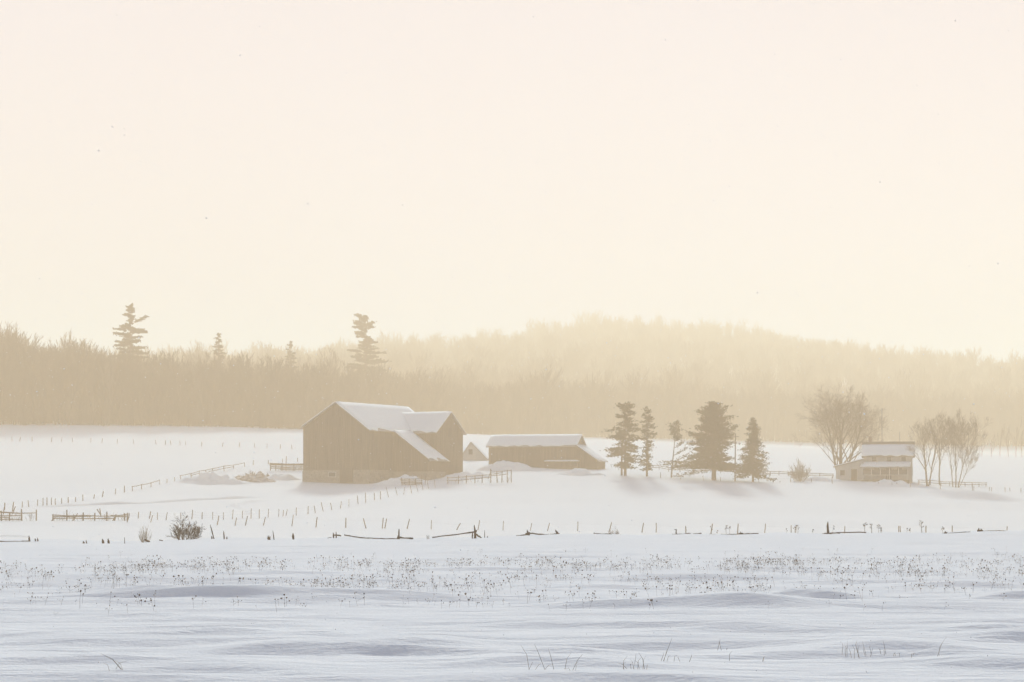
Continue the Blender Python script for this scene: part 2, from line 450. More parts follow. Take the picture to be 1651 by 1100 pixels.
def needles(arr, seed):
    """each clump: two crossed narrow blades"""
    c, d, s = arr; g = np.random.default_rng(seed); n = len(c)
    rnd = g.normal(size=(n, 3)); u = np.cross(d, rnd); u /= np.linalg.norm(u, axis=1)[:, None] + 1e-9
    v = np.cross(d, u)
    V, Fq = [], []
    for k, side in enumerate((u, v)):
        a = c - d * s[:, None] * .5 ; b = c + d * s[:, None] * .5; w = side * s[:, None] * .20
        V.append(np.stack([a - w * .4, a + w * .4, b + w, b - w], 1).reshape(-1, 3))
    V = np.concatenate(V); Fq = np.arange(len(V)).reshape(-1, 4)
    return V, Fq

def make_conifer(name, base, label, group=None, **kw):
    root = empty(name, base, label, 'tree', group)
    tr, br, nd = conifer_mesh(base, **kw)
    tr.build('trunk', M['bark'], root, smooth_shade=True)
    V, Fq = needles(nd, kw['seed'])
    cw = np_mesh('crown', V, Fq, M['needle'], root)
    br.build('branches', M['bark'], cw)['kind'] = 'stuff'
    return root

def forest():
    src = bpy.data.collections.new('forest_sources')
    objs = []
    for k in range(7):
        mb = MB()
        hh = [17, 19, 16, 18, 15, 20, 17][k]
        bare_tree((mb, mb), (0, 0, -.5), hh, .20, 100 + k, levels=3, spread=.30, n0=[9, 11, 8, 10, 12, 9, 11][k], up=.7, fork=[.40, .5, .35, .55, .3, .45, .5][k], twig=.028, n_sub=6)
        top = max(p[2] for p in mb.v); mb.v = [(p[0] * 1.05, p[1] * 1.05, p[2] * 17.0 / top) for p in mb.v]
        objs.append(mb)
    for k in range(2):   # brush
        mb = MB()
        for s in range(9):
            a = random.uniform(0, 6.28); q = random.uniform(0, 1.6)
            bare_tree((mb, mb), (q * math.cos(a), q * math.sin(a), -.3), random.uniform(2.5, 6.5), .04, 300 + 20 * k + s, levels=2, spread=.5, n0=6, up=.5, fork=.15, twig=.025, n_sub=4)
        objs.append(mb)
    for k, mb in enumerate(objs):
        me = bpy.data.meshes.new('forest_tree_source'); me.from_pydata(mb.v, [], mb.f); me.materials.append(M['forest'])
        o = bpy.data.objects.new('s%02d' % k, me); src.objects.link(o)
    ex = np.array([xy(p, d) for p, d, _ in EDGE]); ey = np.array([d for _, d, _ in EDGE])
    pts, idx, sc, rot = [], [], [], []
    def scatter(n, lo, hi, pw, brush):
        u = rng.random(n); X = rng.uniform(-1, 1, n)
        depth = lo + (hi - lo) * u ** pw
        px = CX + X * 1250
        e = np.interp(px, [p for p, _, _ in EDGE], ey) + rng.normal(0, 2.5, n)
        y = e + depth; x = (px - CX) / F * y
        pts.append(np.stack([x, y], 1))
        if brush: idx.append(7 + rng.integers(0, 2, n)); sc.append(rng.uniform(.6, 1.15, n))
        else: idx.append(rng.integers(0, 7, n)); sc.append(np.clip(rng.normal(.90, .15, n), .5, 1.28))
        rot.append(rng.uniform(0, 6.28, n))
    scatter(3200, 0, 70, 1.2, False)
    scatter(9500, 60, 850, .85, False)
    scatter(2200, -1, 60, 1.3, True)
    scatter(8500, 60, 850, .85, True)
    XY = np.concatenate(pts); idx = np.concatenate(idx); sc = np.concatenate(sc); rot = np.concatenate(rot)
    # lower trees where the photograph's canopy dips, taller at its left end
    px = CX + XY[:, 0] / XY[:, 1] * F
    hs = np.interp(px, [-300, 0, 130, 260, 380, 480, 560, 640, 760, 900, 1100, 1651], [1.10, 1.08, .97, .86, .78, .82, .88, .85, .84, .92, .92, .92])
    near = XY[:, 1] - np.interp(px, [p for p, _, _ in EDGE], ey) < 75
    sc = sc * np.where(near & (idx < 7), hs, 1.0) * (1 + np.where(near, .12, .20) * vnoise(px / 28, XY[:, 1] / 60, 77) + np.where(near, .05, .14) * vnoise(px / 9, XY[:, 1] / 40, 78))
    Z = H(XY[:, 0], XY[:, 1])
    me = bpy.data.meshes.new('forest')
    me.vertices.add(len(XY)); me.vertices.foreach_set('co', np.column_stack([XY, Z]).astype(np.float32).ravel())
    for nm, ty, val in (('idx', 'INT', idx), ('sc', 'FLOAT', sc), ('rot', 'FLOAT', rot)):
        at = me.attributes.new(nm, ty, 'POINT'); at.data.foreach_set('value', val.astype(np.int32 if ty == 'INT' else np.float32))
    o = bpy.data.objects.new('forest', me); C.objects.link(o)
    me.materials.append(M['forest'])
    tag(o, 'far-off wood of bare winter trees covering the hazy hillside', 'forest', kind='stuff')
    ng = bpy.data.node_groups.new('forest_nodes', 'GeometryNodeTree')
    ng.interface.new_socket('Geometry', in_out='INPUT', socket_type='NodeSocketGeometry')
    ng.interface.new_socket('Geometry', in_out='OUTPUT', socket_type='NodeSocketGeometry')
    N, L = ng.nodes, ng.links
    gi, go = N.new('NodeGroupInput'), N.new('NodeGroupOutput')
    ip = N.new('GeometryNodeInstanceOnPoints'); ci = N.new('GeometryNodeCollectionInfo')
    ci.inputs['Collection'].default_value = src; ci.inputs['Separate Children'].default_value = True; ci.inputs['Reset Children'].default_value = True
    def attr(nm, ty):
        a = N.new('GeometryNodeInputNamedAttribute'); a.data_type = ty; a.inputs['Name'].default_value = nm
        return [s for s in a.outputs if s.name == 'Attribute' and s.enabled][0]
    cx = N.new('ShaderNodeCombineXYZ')
    L.new(gi.outputs[0], ip.inputs['Points']); L.new(ci.outputs[0], ip.inputs['Instance'])
    ip.inputs['Pick Instance'].default_value = True
    L.new(attr('idx', 'INT'), ip.inputs['Instance Index'])
    L.new(attr('rot', 'FLOAT'), cx.inputs[2]); L.new(cx.outputs[0], ip.inputs['Rotation'])
    L.new(attr('sc', 'FLOAT'), ip.inputs['Scale'])
    L.new(ip.outputs[0], go.inputs[0])
    md = o.modifiers.new('scatter', 'NODES'); md.node_group = ng
forest()

def interp_prof(tab):
    f = [t[0] for t in tab]; l = [t[1] for t in tab]; r = [t[2] for t in tab]
    return lambda q: (float(np.interp(q, f, l)), float(np.interp(q, f, r)))

def D_edge(px, extra): return D(px, float(np.interp(px, [p for p, _, _ in EDGE], [d for _, d, _ in EDGE])) + extra)
def top_h(b, py): return zz(py, b.y) - b.z
b = D_edge(210, 45); hh = top_h(b, 494)
make_conifer('white_pine', b, 'tall ragged pine with one long side branch rising above the bare wood', 'pines standing above the wood', h=hh, seed=1, lobes=.35, n_whorl=26, per=6, trunk_r=.4,
             prof=interp_prof([(0, .5, .5), (.3, 3.5, 3.5), (.62, 4.6, 4.8), (.70, 3.0, 3.2), (.76, 4.0, 3.6), (.81, 3.4, 3.0), (.845, .4, .4), (.875, .4, .3), (.90, 3.4, 1.4), (.93, 2.9, 1.7), (.955, .5, .5), (.975, 1.3, 1.3), (1, 1.2, 1.2)]),
             rise=.25, leaf=.75, dens=1.6, tuft=[(4.0, hh * .915, .5, 70)])
b = D_edge(352, 70); hh = top_h(b, 538)
make_conifer('white_pine', b, 'small narrow pine top just clearing the bare wood', 'pines standing above the wood', h=hh, seed=2, lobes=.35, n_whorl=18, per=6, trunk_r=.3,
             prof=interp_prof([(0, .5, .5), (.4, 2.4, 2.4), (.75, 1.6, 1.5), (.9, 1.0, .9), (.97, .8, .6), (1, .3, .2)]), leaf=.6)
b = D_edge(468, 90); hh = top_h(b, 550)
make_conifer('white_pine', b, 'pale small pine top in the dip of the bare wood', 'pines standing above the wood', h=hh, seed=3, lobes=.35, n_whorl=18, per=6, trunk_r=.3,
             prof=interp_prof([(0, .5, .5), (.4, 2.6, 2.6), (.75, 1.9, 1.9), (.9, 1.1, 1.1), (1, .3, .3)]), leaf=.6)
b = D_edge(590, 60); hh = top_h(b, 515)
make_conifer('white_pine', b, 'broad tall pine with a blunt tufted top above the wood behind the barn', 'pines standing above the wood', h=hh, seed=4, lobes=.35, n_whorl=24, per=7, trunk_r=.45,
             prof=interp_prof([(0, .5, .5), (.3, 4.5, 4.5), (.55, 5.2, 5.2), (.70, 4.6, 4.4), (.78, 3.0, 3.0), (.84, 3.1, 2.9), (.90, 3.4, 3.2), (.95, 3.1, 2.9), (1, 2.6, 2.6)]), rise=.3, leaf=.75, dens=1.8)

# ---------------------------------------------------------------- barn
def frame(origin, theta):
    """local axes: a to the right (towards the viewer by theta), b away; returns a mapping to world"""
    ca, sa = math.cos(R(theta)), math.sin(R(theta))
    return lambda a, b, z: Vector((origin.x + a * ca + b * sa, origin.y - a * sa + b * ca, origin.z + z))

def snow_sheet(mb, q0, q1, q2, q3, th, nu=14, nv=5, seed=1, edge=.10):
    """snow lying on a roof slope; q0-q1 eave, q3-q2 ridge; lumpy top and an uneven eave edge"""
    rd = random.Random(seed)
    q0, q1, q2, q3 = map(Vector, (q0, q1, q2, q3))
    nrm = (q1 - q0).cross(q3 - q0).normalized()
    if nrm.z < 0: nrm = -nrm
    top, bot = [], []
    for j in range(nv + 1):
        for i in range(nu + 1):
            u, v = i / nu, j / nv
            if j == 0: v += rd.uniform(-.3, 1) * edge
            p = q0.lerp(q1, u).lerp(q3.lerp(q2, u), v)
            e = min(u, 1 - u) * nu; t = th * (.55 if (i in (0, nu) or j == 0) else 1) * rd.uniform(.8, 1.2)
            top.append(p + nrm * (t + .02)); bot.append(p + nrm * .02)
    n = len(top); w = nu + 1; f = []
    for j in range(nv):
        for i in range(nu):
            a = j * w + i
            f.append((a, a + 1, a + w + 1, a + w)); f.append((n + a + w, n + a + w + 1, n + a + 1, n + a))
    ring = [i for i in range(w)] + [j * w + nu for j in range(1, nv + 1)] + [nv * w + i for i in range(nu - 1, -1, -1)] + [j * w for j in range(nv - 1, 0, -1)]
    for k in range(len(ring)):
        a, b_ = ring[k], ring[(k + 1) % len(ring)]
        f.append((a, n + a, n + b_, b_))
    mb.add(top + bot, f)

def snow_on(root, quad, th=.16, seed=1, nu=14, nv=5):
    mb = MB(); snow_sheet(mb, *quad, th, nu, nv, seed)
    return mb.build('roof_snow', M['snow'], root, smooth_shade=True)

def boards(root, T, axis, fixed, u0, u1, zlo, zhi, width=.32, th=.04, out=-1, material='barn', name='board', seed=1, skip=()):
    """vertical weathered boards on a wall; zhi is a function of u"""
    rd = random.Random(seed); u = u0
    mb = MB()
    while u < u1 - .05:
        w = min(width * rd.uniform(.85, 1.15), u1 - u); t = th * rd.uniform(.4, 1.2)
        a0, a1 = u, u + w - .03
        if not any(s0 < (a0 + a1) / 2 < s1 for s0, s1 in skip):
            def pt(uu, z, o): return T(uu, fixed + out * o, z) if axis == 'a' else T(fixed - out * o, uu, z)
            zl = zlo + rd.uniform(-.05, .05)
            mb.hexa([pt(a0, zl, -.002), pt(a1, zl, -.002), pt(a1, zl, t), pt(a0, zl, t), pt(a0, zhi(a0), -.002), pt(a1, zhi(a1), -.002), pt(a1, zhi(a1), t), pt(a0, zhi(a0), t)])
        u += w
    o = mb.build(name, M[material], root); o['kind'] = 'stuff'
    return o

def barn():
    o = P(489, 777, 300, 420)
    root = empty('bank_barn', o, 'large weathered barn with a side wing, lean-to and snowy roofs', 'barn')
    T = frame(o, 27)
    Wm, Lm, E, EA = 11.7, 22.0, 8.45, 6.0
    ER = 8.0; AP = 12.1; lo = -1.2
    # main walls
    mb = MB()
    mb.prism([T(0, 0, lo), T(Wm, 0, lo), T(Wm, 0, ER), T(EA, 0, AP), T(0, 0, E)], T(0, Lm, 0) - T(0, 0, 0))
    mb.build('wall', M['barn'], root)
    boards(root, T, 'a', 0, 0, Wm, 1.9, lambda u: (E + (AP - E) * u / EA if u < EA else AP - (AP - ER) * (u - EA) / (Wm - EA)) - .12, seed=3, name='wall_boards')
    boards(root, T, 'b', Wm, 0, 7.4, 1.9, lambda u: ER - .1, seed=4, name='wall_boards')
    # stone basement, a step proud
    mb = MB(); st = .10
    mb.hexa([T(-st, -st, lo), T(Wm + st, -st, lo), T(Wm + st, 7.3, lo), T(-st, 7.3, lo), T(-st, -st, 1.8), T(Wm + st, -st, 1.8), T(Wm + st, 7.3, 1.8), T(-st, 7.3, 1.8)])
    f = mb.build('foundation', M['stone'], root)
    rd = random.Random(5); sb = MB()
    def lay(pt, u1, z0, z1):
        z = z0
        while z < z1:
            h = rd.uniform(.22, .38); u = 0
            while u < u1:
                w = rd.uniform(.35, .8); k = rd.uniform(.02, .07)
                if not (6.6 < u + w / 2 < 9.2 and z < 1.8 and pt is front):
                    sb.hexa([pt(u, z, .0), pt(u + w - .04, z, .0), pt(u + w - .06, z + .02, k), pt(u + .02, z + .02, k), pt(u, z + h - .04, .0), pt(u + w - .04, z + h - .04, .0), pt(u + w - .06, z + h - .06, k), pt(u + .02, z + h - .06, k)])
                u += w
            z += h
    front = lambda u, z, k: T(u, -st - k, z)
    lay(front, Wm, 0, 1.55); lay(lambda u, z, k: T(Wm + st + k, u, z), 7.2, 0, 1.55)
    so = sb.build('stones', M['stone'], f); so['kind'] = 'stuff'
    # doors and openings in the gable
    def panel(name, u0, u1, z0, z1, m, k=.09, cross=False, off=0.0):
        mb = MB()
        mb.hexa([T(u0, -off, z0), T(u1, -off, z0), T(u1, -off - k, z0), T(u0, -off - k, z0), T(u0, -off, z1), T(u1, -off, z1), T(u1, -off - k, z1), T(u0, -off - k, z1)])
        return mb.build(name, M[m], root)
    d = panel('stable_door', 6.7, 9.0, -.2, 2.1, 'barn_dark', .08, off=st)
    for zc in (.3, 1.7):
        mb = MB(); mb.hexa([T(6.75, -.181, zc), T(8.95, -.181, zc), T(8.95, -.22, zc), T(6.75, -.22, zc), T(6.75, -.181, zc + .16), T(8.95, -.181, zc + .16), T(8.95, -.22, zc + .16), T(6.75, -.22, zc + .16)])
        mb.build('batten', M['barn'], d)
    p = panel('basement_window', 4.6, 6.0, .7, 1.5, 'trim', .06, off=st)
    mb = MB(); mb.hexa([T(4.7, -.161, .78), T(5.9, -.161, .78), T(5.9, -.175, .78), T(4.7, -.175, .78), T(4.7, -.161, 1.42), T(5.9, -.161, 1.42), T(5.9, -.175, 1.42), T(4.7, -.175, 1.42)]); mb.build('pane', M['glass'], p)
    panel('hay_door', 5.2, 6.8, 8.4, 10.0, 'barn_dark', .10)
    # roofs
    ov = .45
    def roof_pair(pt, w, pk, el, er, l0, l1, both=(True, True)):
        """pt(u across, v along, z)"""
        sl = (AP - el) / pk; sr = (AP - er) / (w - pk)
    mb = MB()
    sl = (AP - E) / EA; sr = (AP - ER) / (Wm - EA)
    qL = [T(-ov, Lm + ov, E - ov * sl + .04), T(-ov, -ov, E - ov * sl + .04), T(EA, -ov, AP + .04), T(EA, Lm + ov, AP + .04)]
    qR = [T(Wm + ov, -ov, ER - ov * sr + .04), T(Wm + ov, Lm + ov, ER - ov * sr + .04), T(EA, Lm + ov, AP + .04), T(EA, -ov, AP + .04)]
    mb.slab(qL, .12); mb.slab(qR, .12)
    rf = mb.build('roof', M['tin'], root)
    up = Vector((0, 0, .13))
    snow_on(rf, [q + up for q in qL], .10, 3)
    snow_on(rf, [q + up for q in qR], .12, 4, 20, 7)
    # lean-to carrying the same slope down
    b0, b1, a1, ez = 7.4, 13.0, 18.0, 3.55
    sl2 = (ER - ez) / (a1 - Wm)
    mb = MB()
    mb.prism([T(Wm - .1, b0, lo), T(a1, b0, lo), T(a1, b0, ez), T(Wm - .1, b0, ER - .15)], T(0, b1 - b0, 0) - T(0, 0, 0))
    lt = mb.build('lean_to', M['barn'], root)
    bo = boards(lt, T, 'a', b0, Wm, a1, 1.7, lambda u: ER - .15 - (u - Wm) * sl2 - .12, seed=6, name='lean_to_boards')
    q = [T(a1 + .6, b0 - .35, ez - .6 * sl2 + .06), T(a1 + .6, b1 + .1, ez - .6 * sl2 + .06), T(Wm + .2, b1 + .1, ER - .2 * sl2 + .08), T(Wm + .2, b0 - .35, ER - .2 * sl2 + .08)]
    mb = MB(); mb.slab(q, .10); r2 = mb.build('lean_to_roof', M['tin'], lt)
    snow_on(lt, [p + Vector((0, 0, .115)) for p in q], .11, 5, 8, 8)
    mb = MB()
    mb.hexa([T(Wm + .12, b0 - .08, lo), T(a1 + .06, b0 - .08, lo), T(a1 + .06, b1, lo), T(Wm + .12, b1, lo), T(Wm + .12, b0 - .08, 1.6), T(a1 + .06, b0 - .08, 1.6), T(a1 + .06, b1, 1.6), T(Wm + .12, b1, 1.6)])
    mb.build('lean_to_footing', M['stone'], lt)
    # wing across the far end, its gable on the right
    c0, c1, aw, we, wp = 13.1, 22.2, 16.2, 7.9, 11.0
    cm = (c0 + c1) / 2
    mb = MB()
    mb.prism([T(EA, c0, lo), T(EA, c1, lo), T(EA, c1, we), T(EA, cm, wp), T(EA, c0, we)][::-1], T(aw, 0, 0) - T(EA, 0, 0))
    wg = mb.build('wing', M['barn'], root)
    boards(wg, T, 'b', aw, c0, c1, 1.0, lambda u: we + (wp - we) * (1 - abs(u - cm) / (cm - c0)) - .12, seed=8, name='wing_boards')
    boards(wg, T, 'a', c0, Wm + .1, aw, 1.0, lambda u: we - .1, seed=9, name='wing_boards')
    s3 = (wp - we) / (cm - c0)
    qf = [T(EA, c0 - ov, we - ov * s3 + .05), T(aw + ov, c0 - ov, we - ov * s3 + .05), T(aw + ov, cm, wp + .05), T(EA, cm, wp + .05)]
    qb = [T(aw + ov, c1 + ov, we - ov * s3 + .05), T(EA, c1 + ov, we - ov * s3 + .05), T(EA, cm, wp + .05), T(aw + ov, cm, wp + .05)]
    mb = MB(); mb.slab(qf, .10); mb.slab(qb, .10)
    mb.build('wing_roof', M['tin'], wg)
    snow_on(wg, [p + Vector((0, 0, .115)) for p in qf], .11, 11, 12, 6)
    snow_on(wg, [p + Vector((0, 0, .115)) for p in qb], .10, 12, 12, 4)
    mb = MB(); mb.hexa([T(aw + .03, cm - .6, 7.2), T(aw + .10, cm - .6, 7.2), T(aw + .10, cm + .6, 7.2), T(aw + .03, cm + .6, 7.2), T(aw + .03, cm - .6, 8.6), T(aw + .10, cm - .6, 8.6), T(aw + .10, cm + .6, 8.6), T(aw + .03, cm + .6, 8.6)])
    mb.build('loft_door', M['barn_dark'], wg)
    return T
barn()

# ---------------------------------------------------------------- long shed with a lean-to end
def shed():
    o = W(788, 753, 398); o.z = G(o.x, o.y)
    root = empty('long_shed', o, 'long low shed with snowy roof and lean-to end beside the pines', 'shed')
    T = frame(o, 15)
    s = 398 / F
    L, Dp = 14.6, 6.6
    e = zz(720, 398) - o.z; ap = zz(703.5, 400) - o.z; lo = -1.5
    mb = MB()
    mb.prism([T(0, 0, lo), T(0, Dp, lo), T(0, Dp, e), T(0, Dp / 2, ap), T(0, 0, e)][::-1], T(L, 0, 0) - T(0, 0, 0))
    mb.build('wall', M['barn'], root)
    boards(root, T, 'a', 0, 0, L, lo + .6, lambda u: e - .1, seed=13, name='wall_boards', skip=((6.2, 8.8),))
    mb = MB(); mb.hexa([T(6.3, -.05, lo), T(8.7, -.05, lo), T(8.7, 0, lo), T(6.3, 0, lo), T(6.3, -.05, e - .5), T(8.7, -.05, e - .5), T(8.7, 0, e - .5), T(6.3, 0, e - .5)])
    mb.build('cart_door', M['barn_dark'], root)
    boards(root, T, 'b', L, 0, Dp, lo + .6, lambda u: e + (ap - e) * (1 - abs(u - Dp / 2) / (Dp / 2)) - .1, seed=14, name='wall_boards')
    sl = (ap - e) / (Dp / 2); ov = .4
    qf = [T(-ov, -ov, e - ov * sl + .05), T(L + ov, -ov, e - ov * sl + .05), T(L + ov, Dp / 2, ap + .05), T(-ov, Dp / 2, ap + .05)]
    qb = [T(L + ov, Dp + ov, e - ov * sl + .05), T(-ov, Dp + ov, e - ov * sl + .05), T(-ov, Dp / 2, ap + .05), T(L + ov, Dp / 2, ap + .05)]
    mb = MB(); mb.slab(qf, .1); mb.slab(qb, .1); rf = mb.build('roof', M['tin'], root)
    snow_on(rf, [p + Vector((0, 0, .115)) for p in qf], .13, 21, 22, 5); snow_on(rf, [p + Vector((0, 0, .115)) for p in qb], .1, 22, 12, 4)
    # lean-to on the gable end, falling to the right
    a1 = L + 3.6; z0 = e + .1; z1 = zz(743, 396) - o.z
    mb = MB()
    mb.prism([T(L + .02, .05, lo), T(a1, .05, lo), T(a1, .05, z1), T(L + .02, .05, z0 - .12)], T(0, Dp - .3, 0) - T(0, 0, 0))
    lt = mb.build('lean_to', M['barn'], root)
    k = (z0 - z1) / (a1 - L)
    q = [T(a1 + .4, -.25, z1 - .4 * k + .08), T(a1 + .4, Dp + .1, z1 - .4 * k + .08), T(L - .02 + .1, Dp + .1, z0 + .03), T(L + .08, -.25, z0 + .03)]
    mb = MB(); mb.slab(q, .09); mb.build('lean_to_roof', M['tin'], lt)
    snow_on(lt, [p + Vector((0, 0, .105)) for p in q], .12, 23, 8, 6)
    boards(lt, T, 'a', .05, L + .05, a1, lo + .5, lambda u: z0 - .15 - (u - L) * k - .1, seed=15, name='lean_to_boards')
    # low feed bunk with a ledge of snow along the front
    mb = MB(); mb.hexa([T(10.0, -2.0, lo), T(15.5, -2.0, lo), T(15.5, -1.2, lo), T(10.0, -1.2, lo), T(10.0, -2.0, .9), T(15.5, -2.0, .9), T(15.5, -1.2, .9), T(10.0, -1.2, .9)])
    fb = mb.build('feed_bunk', M['barn'], root)
    snow_on(fb, [T(9.9, -2.1, .9), T(15.6, -2.1, .9), T(15.6, -1.1, .9), T(9.9, -1.1, .9)], .2, 24, 10, 3)
shed()

def small_shed():
    o = W(741, 743, 425); o.z = zz(743, 425)
    root = empty('small_shed', o, 'small steep-roofed shed between the big barn and the long shed', 'shed')
    T = frame(o, 6)
    w = 44 * 425 / F; ap = 29 * 425 / F; lo = -2
    mb = MB(); mb.prism([T(.15, 0, lo), T(w - .15, 0, lo), T(w - .15, 0, .35), T(w * .42, 0, ap), T(.15, 0, .35)], T(0, 5, 0) - T(0, 0, 0))
    mb.build('wall', M['siding'], root)
    boards(root, T, 'a', 0, .2, w - .2, 0, lambda u: .35 + (ap - .35) * (1 - abs(u - w * .42) / (w * .58 if u > w * .42 else w * .42)) - .1, seed=17, width=.3, material='siding', name='wall_boards')
    mb = MB(); mb.hexa([T(1.6, -.06, 1.1), T(2.3, -.06, 1.1), T(2.3, 0, 1.1), T(1.6, 0, 1.1), T(1.6, -.06, 2.0), T(2.3, -.06, 2.0), T(2.3, 0, 2.0), T(1.6, 0, 2.0)])
    mb.build('window', M['glass'], root)
    q1 = [T(-.1, 5.2, .2), T(-.1, -.25, .2), T(w * .42, -.25, ap + .06), T(w * .42, 5.2, ap + .06)]
    q2 = [T(w + .1, -.25, .2), T(w + .1, 5.2, .2), T(w * .42, 5.2, ap + .06), T(w * .42, -.25, ap + .06)]
    mb = MB(); mb.slab(q1, .08); mb.slab(q2, .08); rf = mb.build('roof', M['tin'], root)
    snow_on(rf, [p + Vector((0, 0, .1)) for p in q1], .12, 31, 6, 5); snow_on(rf, [p + Vector((0, 0, .1)) for p in q2], .12, 32, 6, 5)
small_shed()

# ---------------------------------------------------------------- farmhouse
def house():
    d = 384.0; s = d / F
    o = W(1393, 778, d); o.z = G(o.x, o.y)
    root = empty('farmhouse', o, 'pale two-storey farmhouse with snowy roof, porch and brick chimney', 'house')
    T = frame(o, 9)
    zc = lambda py: zz(py, d) - o.z
    L, Dp = 7.6, 6.2
    e, ap, lo = zc(735), zc(713), -1.0
    def wallbox(u0, u1, v0, v1, z0, z1): return [T(u0, v0, z0), T(u1, v0, z0), T(u1, v1, z0), T(u0, v1, z0), T(u0, v0, z1), T(u1, v0, z1), T(u1, v1, z1), T(u0, v1, z1)]
    mb = MB(); mb.prism([T(0, 0, lo), T(0, Dp, lo), T(0, Dp, e), T(0, Dp / 2, ap), T(0, 0, e)][::-1], T(L, 0, 0) - T(0, 0, 0))
    mb.build('wall', M['siding'], root)
    n = int((e - .2) / .2)
    for i in range(n):
        z = .2 + i * .2
        mb = MB(); mb.hexa([T(0, -.03, z), T(L, -.03, z), T(L, .01, z), T(0, .01, z), T(0, -.008, z + .19), T(L, -.008, z + .19), T(L, .01, z + .19), T(0, .01, z + .19)])
        mb.build('clapboard', M['siding'], root)
    def window(u, z, w, h, face='a'):
        mb = MB()
        if face == 'a':
            mb.hexa(wallbox(u - w / 2 - .1, u + w / 2 + .1, -.07, -.031, z - .1, z + h + .1)); f = mb.build('window', M['trim'], root)
            for k, (z0, z1) in enumerate(((z, z + h * .48), (z + h * .52, z + h))):
                m2 = MB(); m2.hexa(wallbox(u - w / 2, u + w / 2, -.078, -.071, z0, z1)); m2.build('pane', M['glass'], f)
        else:
            mb.hexa(wallbox(L + .004, L + .05, u - w / 2 - .1, u + w / 2 + .1, z - .1, z + h + .1)); f = mb.build('window', M['trim'], root)
            m2 = MB(); m2.hexa(wallbox(L + .051, L + .06, u - w / 2, u + w / 2, z, z + h)); m2.build('pane', M['glass'], f)
    window(1.6, zc(744.5), .7, .75); window(3.9, zc(744.5), .7, .75); window(6.2, zc(744.5), .7, .75)
    window(2.0, zc(766), .8, 1.1); window(5.6, zc(766), .8, 1.1)
    window(1.9, 1.0, .8, 1.2, 'b'); window(4.2, 1.0, .8, 1.2, 'b'); window(3.1, 3.6, .8, 1.0, 'b')
    mb = MB(); mb.hexa(wallbox(3.4, 4.3, -.075, -.031, .1, 2.1)); dr = mb.build('door', M['barn_dark'], root)
    mb = MB(); mb.hexa(wallbox(3.55, 4.15, -.085, -.076, 1.2, 1.9)); mb.build('pane', M['glass'], dr)
    sl = (ap - e) / (Dp / 2); ov = .4
    qf = [T(-ov, -ov, e - ov * sl + .04), T(L + ov, -ov, e - ov * sl + .04), T(L + ov, Dp / 2, ap + .04), T(-ov, Dp / 2, ap + .04)]
    qb = [T(L + ov, Dp + ov, e - ov * sl + .04), T(-ov, Dp + ov, e - ov * sl + .04), T(-ov, Dp / 2, ap + .04), T(L + ov, Dp / 2, ap + .04)]
    mb = MB(); mb.slab(qf, .12); mb.slab(qb, .12); rf = mb.build('roof', M['shingle'], root)
    lerp = lambda a, b_, t: a.lerp(b_, t)
    up = Vector((0, 0, .14))
    # the snow has slid off the strip below the ridge
    snow_on(rf, [qf[0] + up, qf[1] + up, lerp(qf[1], qf[2], .72) + up, lerp(qf[0], qf[3], .72) + up], .2, 41, 16, 5)
    mb = MB(); mb.hexa(wallbox(.7, 1.2, Dp / 2 - .25, Dp / 2 + .3, ap - .4, ap + .95)); ch = mb.build('chimney', M['brick'], root)
    mb = MB(); mb.hexa(wallbox(.64, 1.26, Dp / 2 - .31, Dp / 2 + .36, ap + .9, ap + 1.02)); mb.build('chimney_cap', M['stone'], ch)
    mb = MB(); mb.tube([T(5.6, Dp / 2, ap - .3), T(5.6, Dp / 2, ap + 1.7)], .05, 5); mb.build('vent_pipe', M['metal'], root)
    # porch
    pz, pe, pd = zc(747), zc(755), 2.1
    q = [T(-.6, -pd - .3, pe), T(L - .4, -pd - .3, pe), T(L - .2, -.09, pz), T(-.3, -.09, pz)]
    mb = MB(); mb.slab(q, .1); pr = mb.build('porch_roof', M['tin'], root)
    snow_on(pr, [p + Vector((0, 0, .11)) for p in q], .2, 42, 16, 4)
    mb = MB(); mb.hexa(wallbox(-.4, L - .5, -pd, -.09, -1.0, .12)); mb.build('porch_floor', M['barn'], root)
    for i in range(6):
        u = -.3 + i * (L - .4) / 5.1
        mb = MB(); mb.hexa(wallbox(u, u + .14, -pd, -pd + .14, .121, pe - .01)); mb.build('porch_post', M['trim'], root)
    mb = MB(); mb.hexa(wallbox(-.3, L - .6, -pd + .02, -pd + .10, .88, .98)); mb.build('porch_rail', M['trim'], root)
    for i in range(5):
        u = -.3 + i * (L - .4) / 5.1; w = (L - .4) / 5.1
        mb = MB(); mb.hexa(wallbox(u + .16, u + w - .02, -pd + .05, -pd + .07, 1.0, pe - .25)); mb.build('porch_pane', M['glass'], root)
    u = -.1
    while u < L - .7:
        mb = MB(); mb.hexa(wallbox(u, u + .07, -pd + .03, -pd + .09, .122, .879)); mb.build('baluster', M['trim'], root); u += .34
    # left wing with a shed roof rising to the house
    w0 = -4.4; zl, zr = zc(753), zc(742)
    mb = MB(); mb.prism([T(w0, -1.2, lo), T(-.05, -1.2, lo), T(-.05, -1.2, zr), T(w0, -1.2, zl)], T(0, 4.5, 0) - T(0, 0, 0))
    wg = mb.build('side_wing', M['siding'], root)
    k = (zr - zl) / (-.05 - w0)
    q = [T(w0 - .4, 3.6, zl - .4 * k + .04), T(w0 - .4, -1.6, zl - .4 * k + .04), T(-.02, -1.6, zr + .04), T(-.02, 3.6, zr + .04)]
    mb = MB(); mb.slab(q, .1); mb.build('side_wing_roof', M['tin'], wg)
    snow_on(wg, [p + Vector((0, 0, .115)) for p in q], .12, 43, 8, 8)
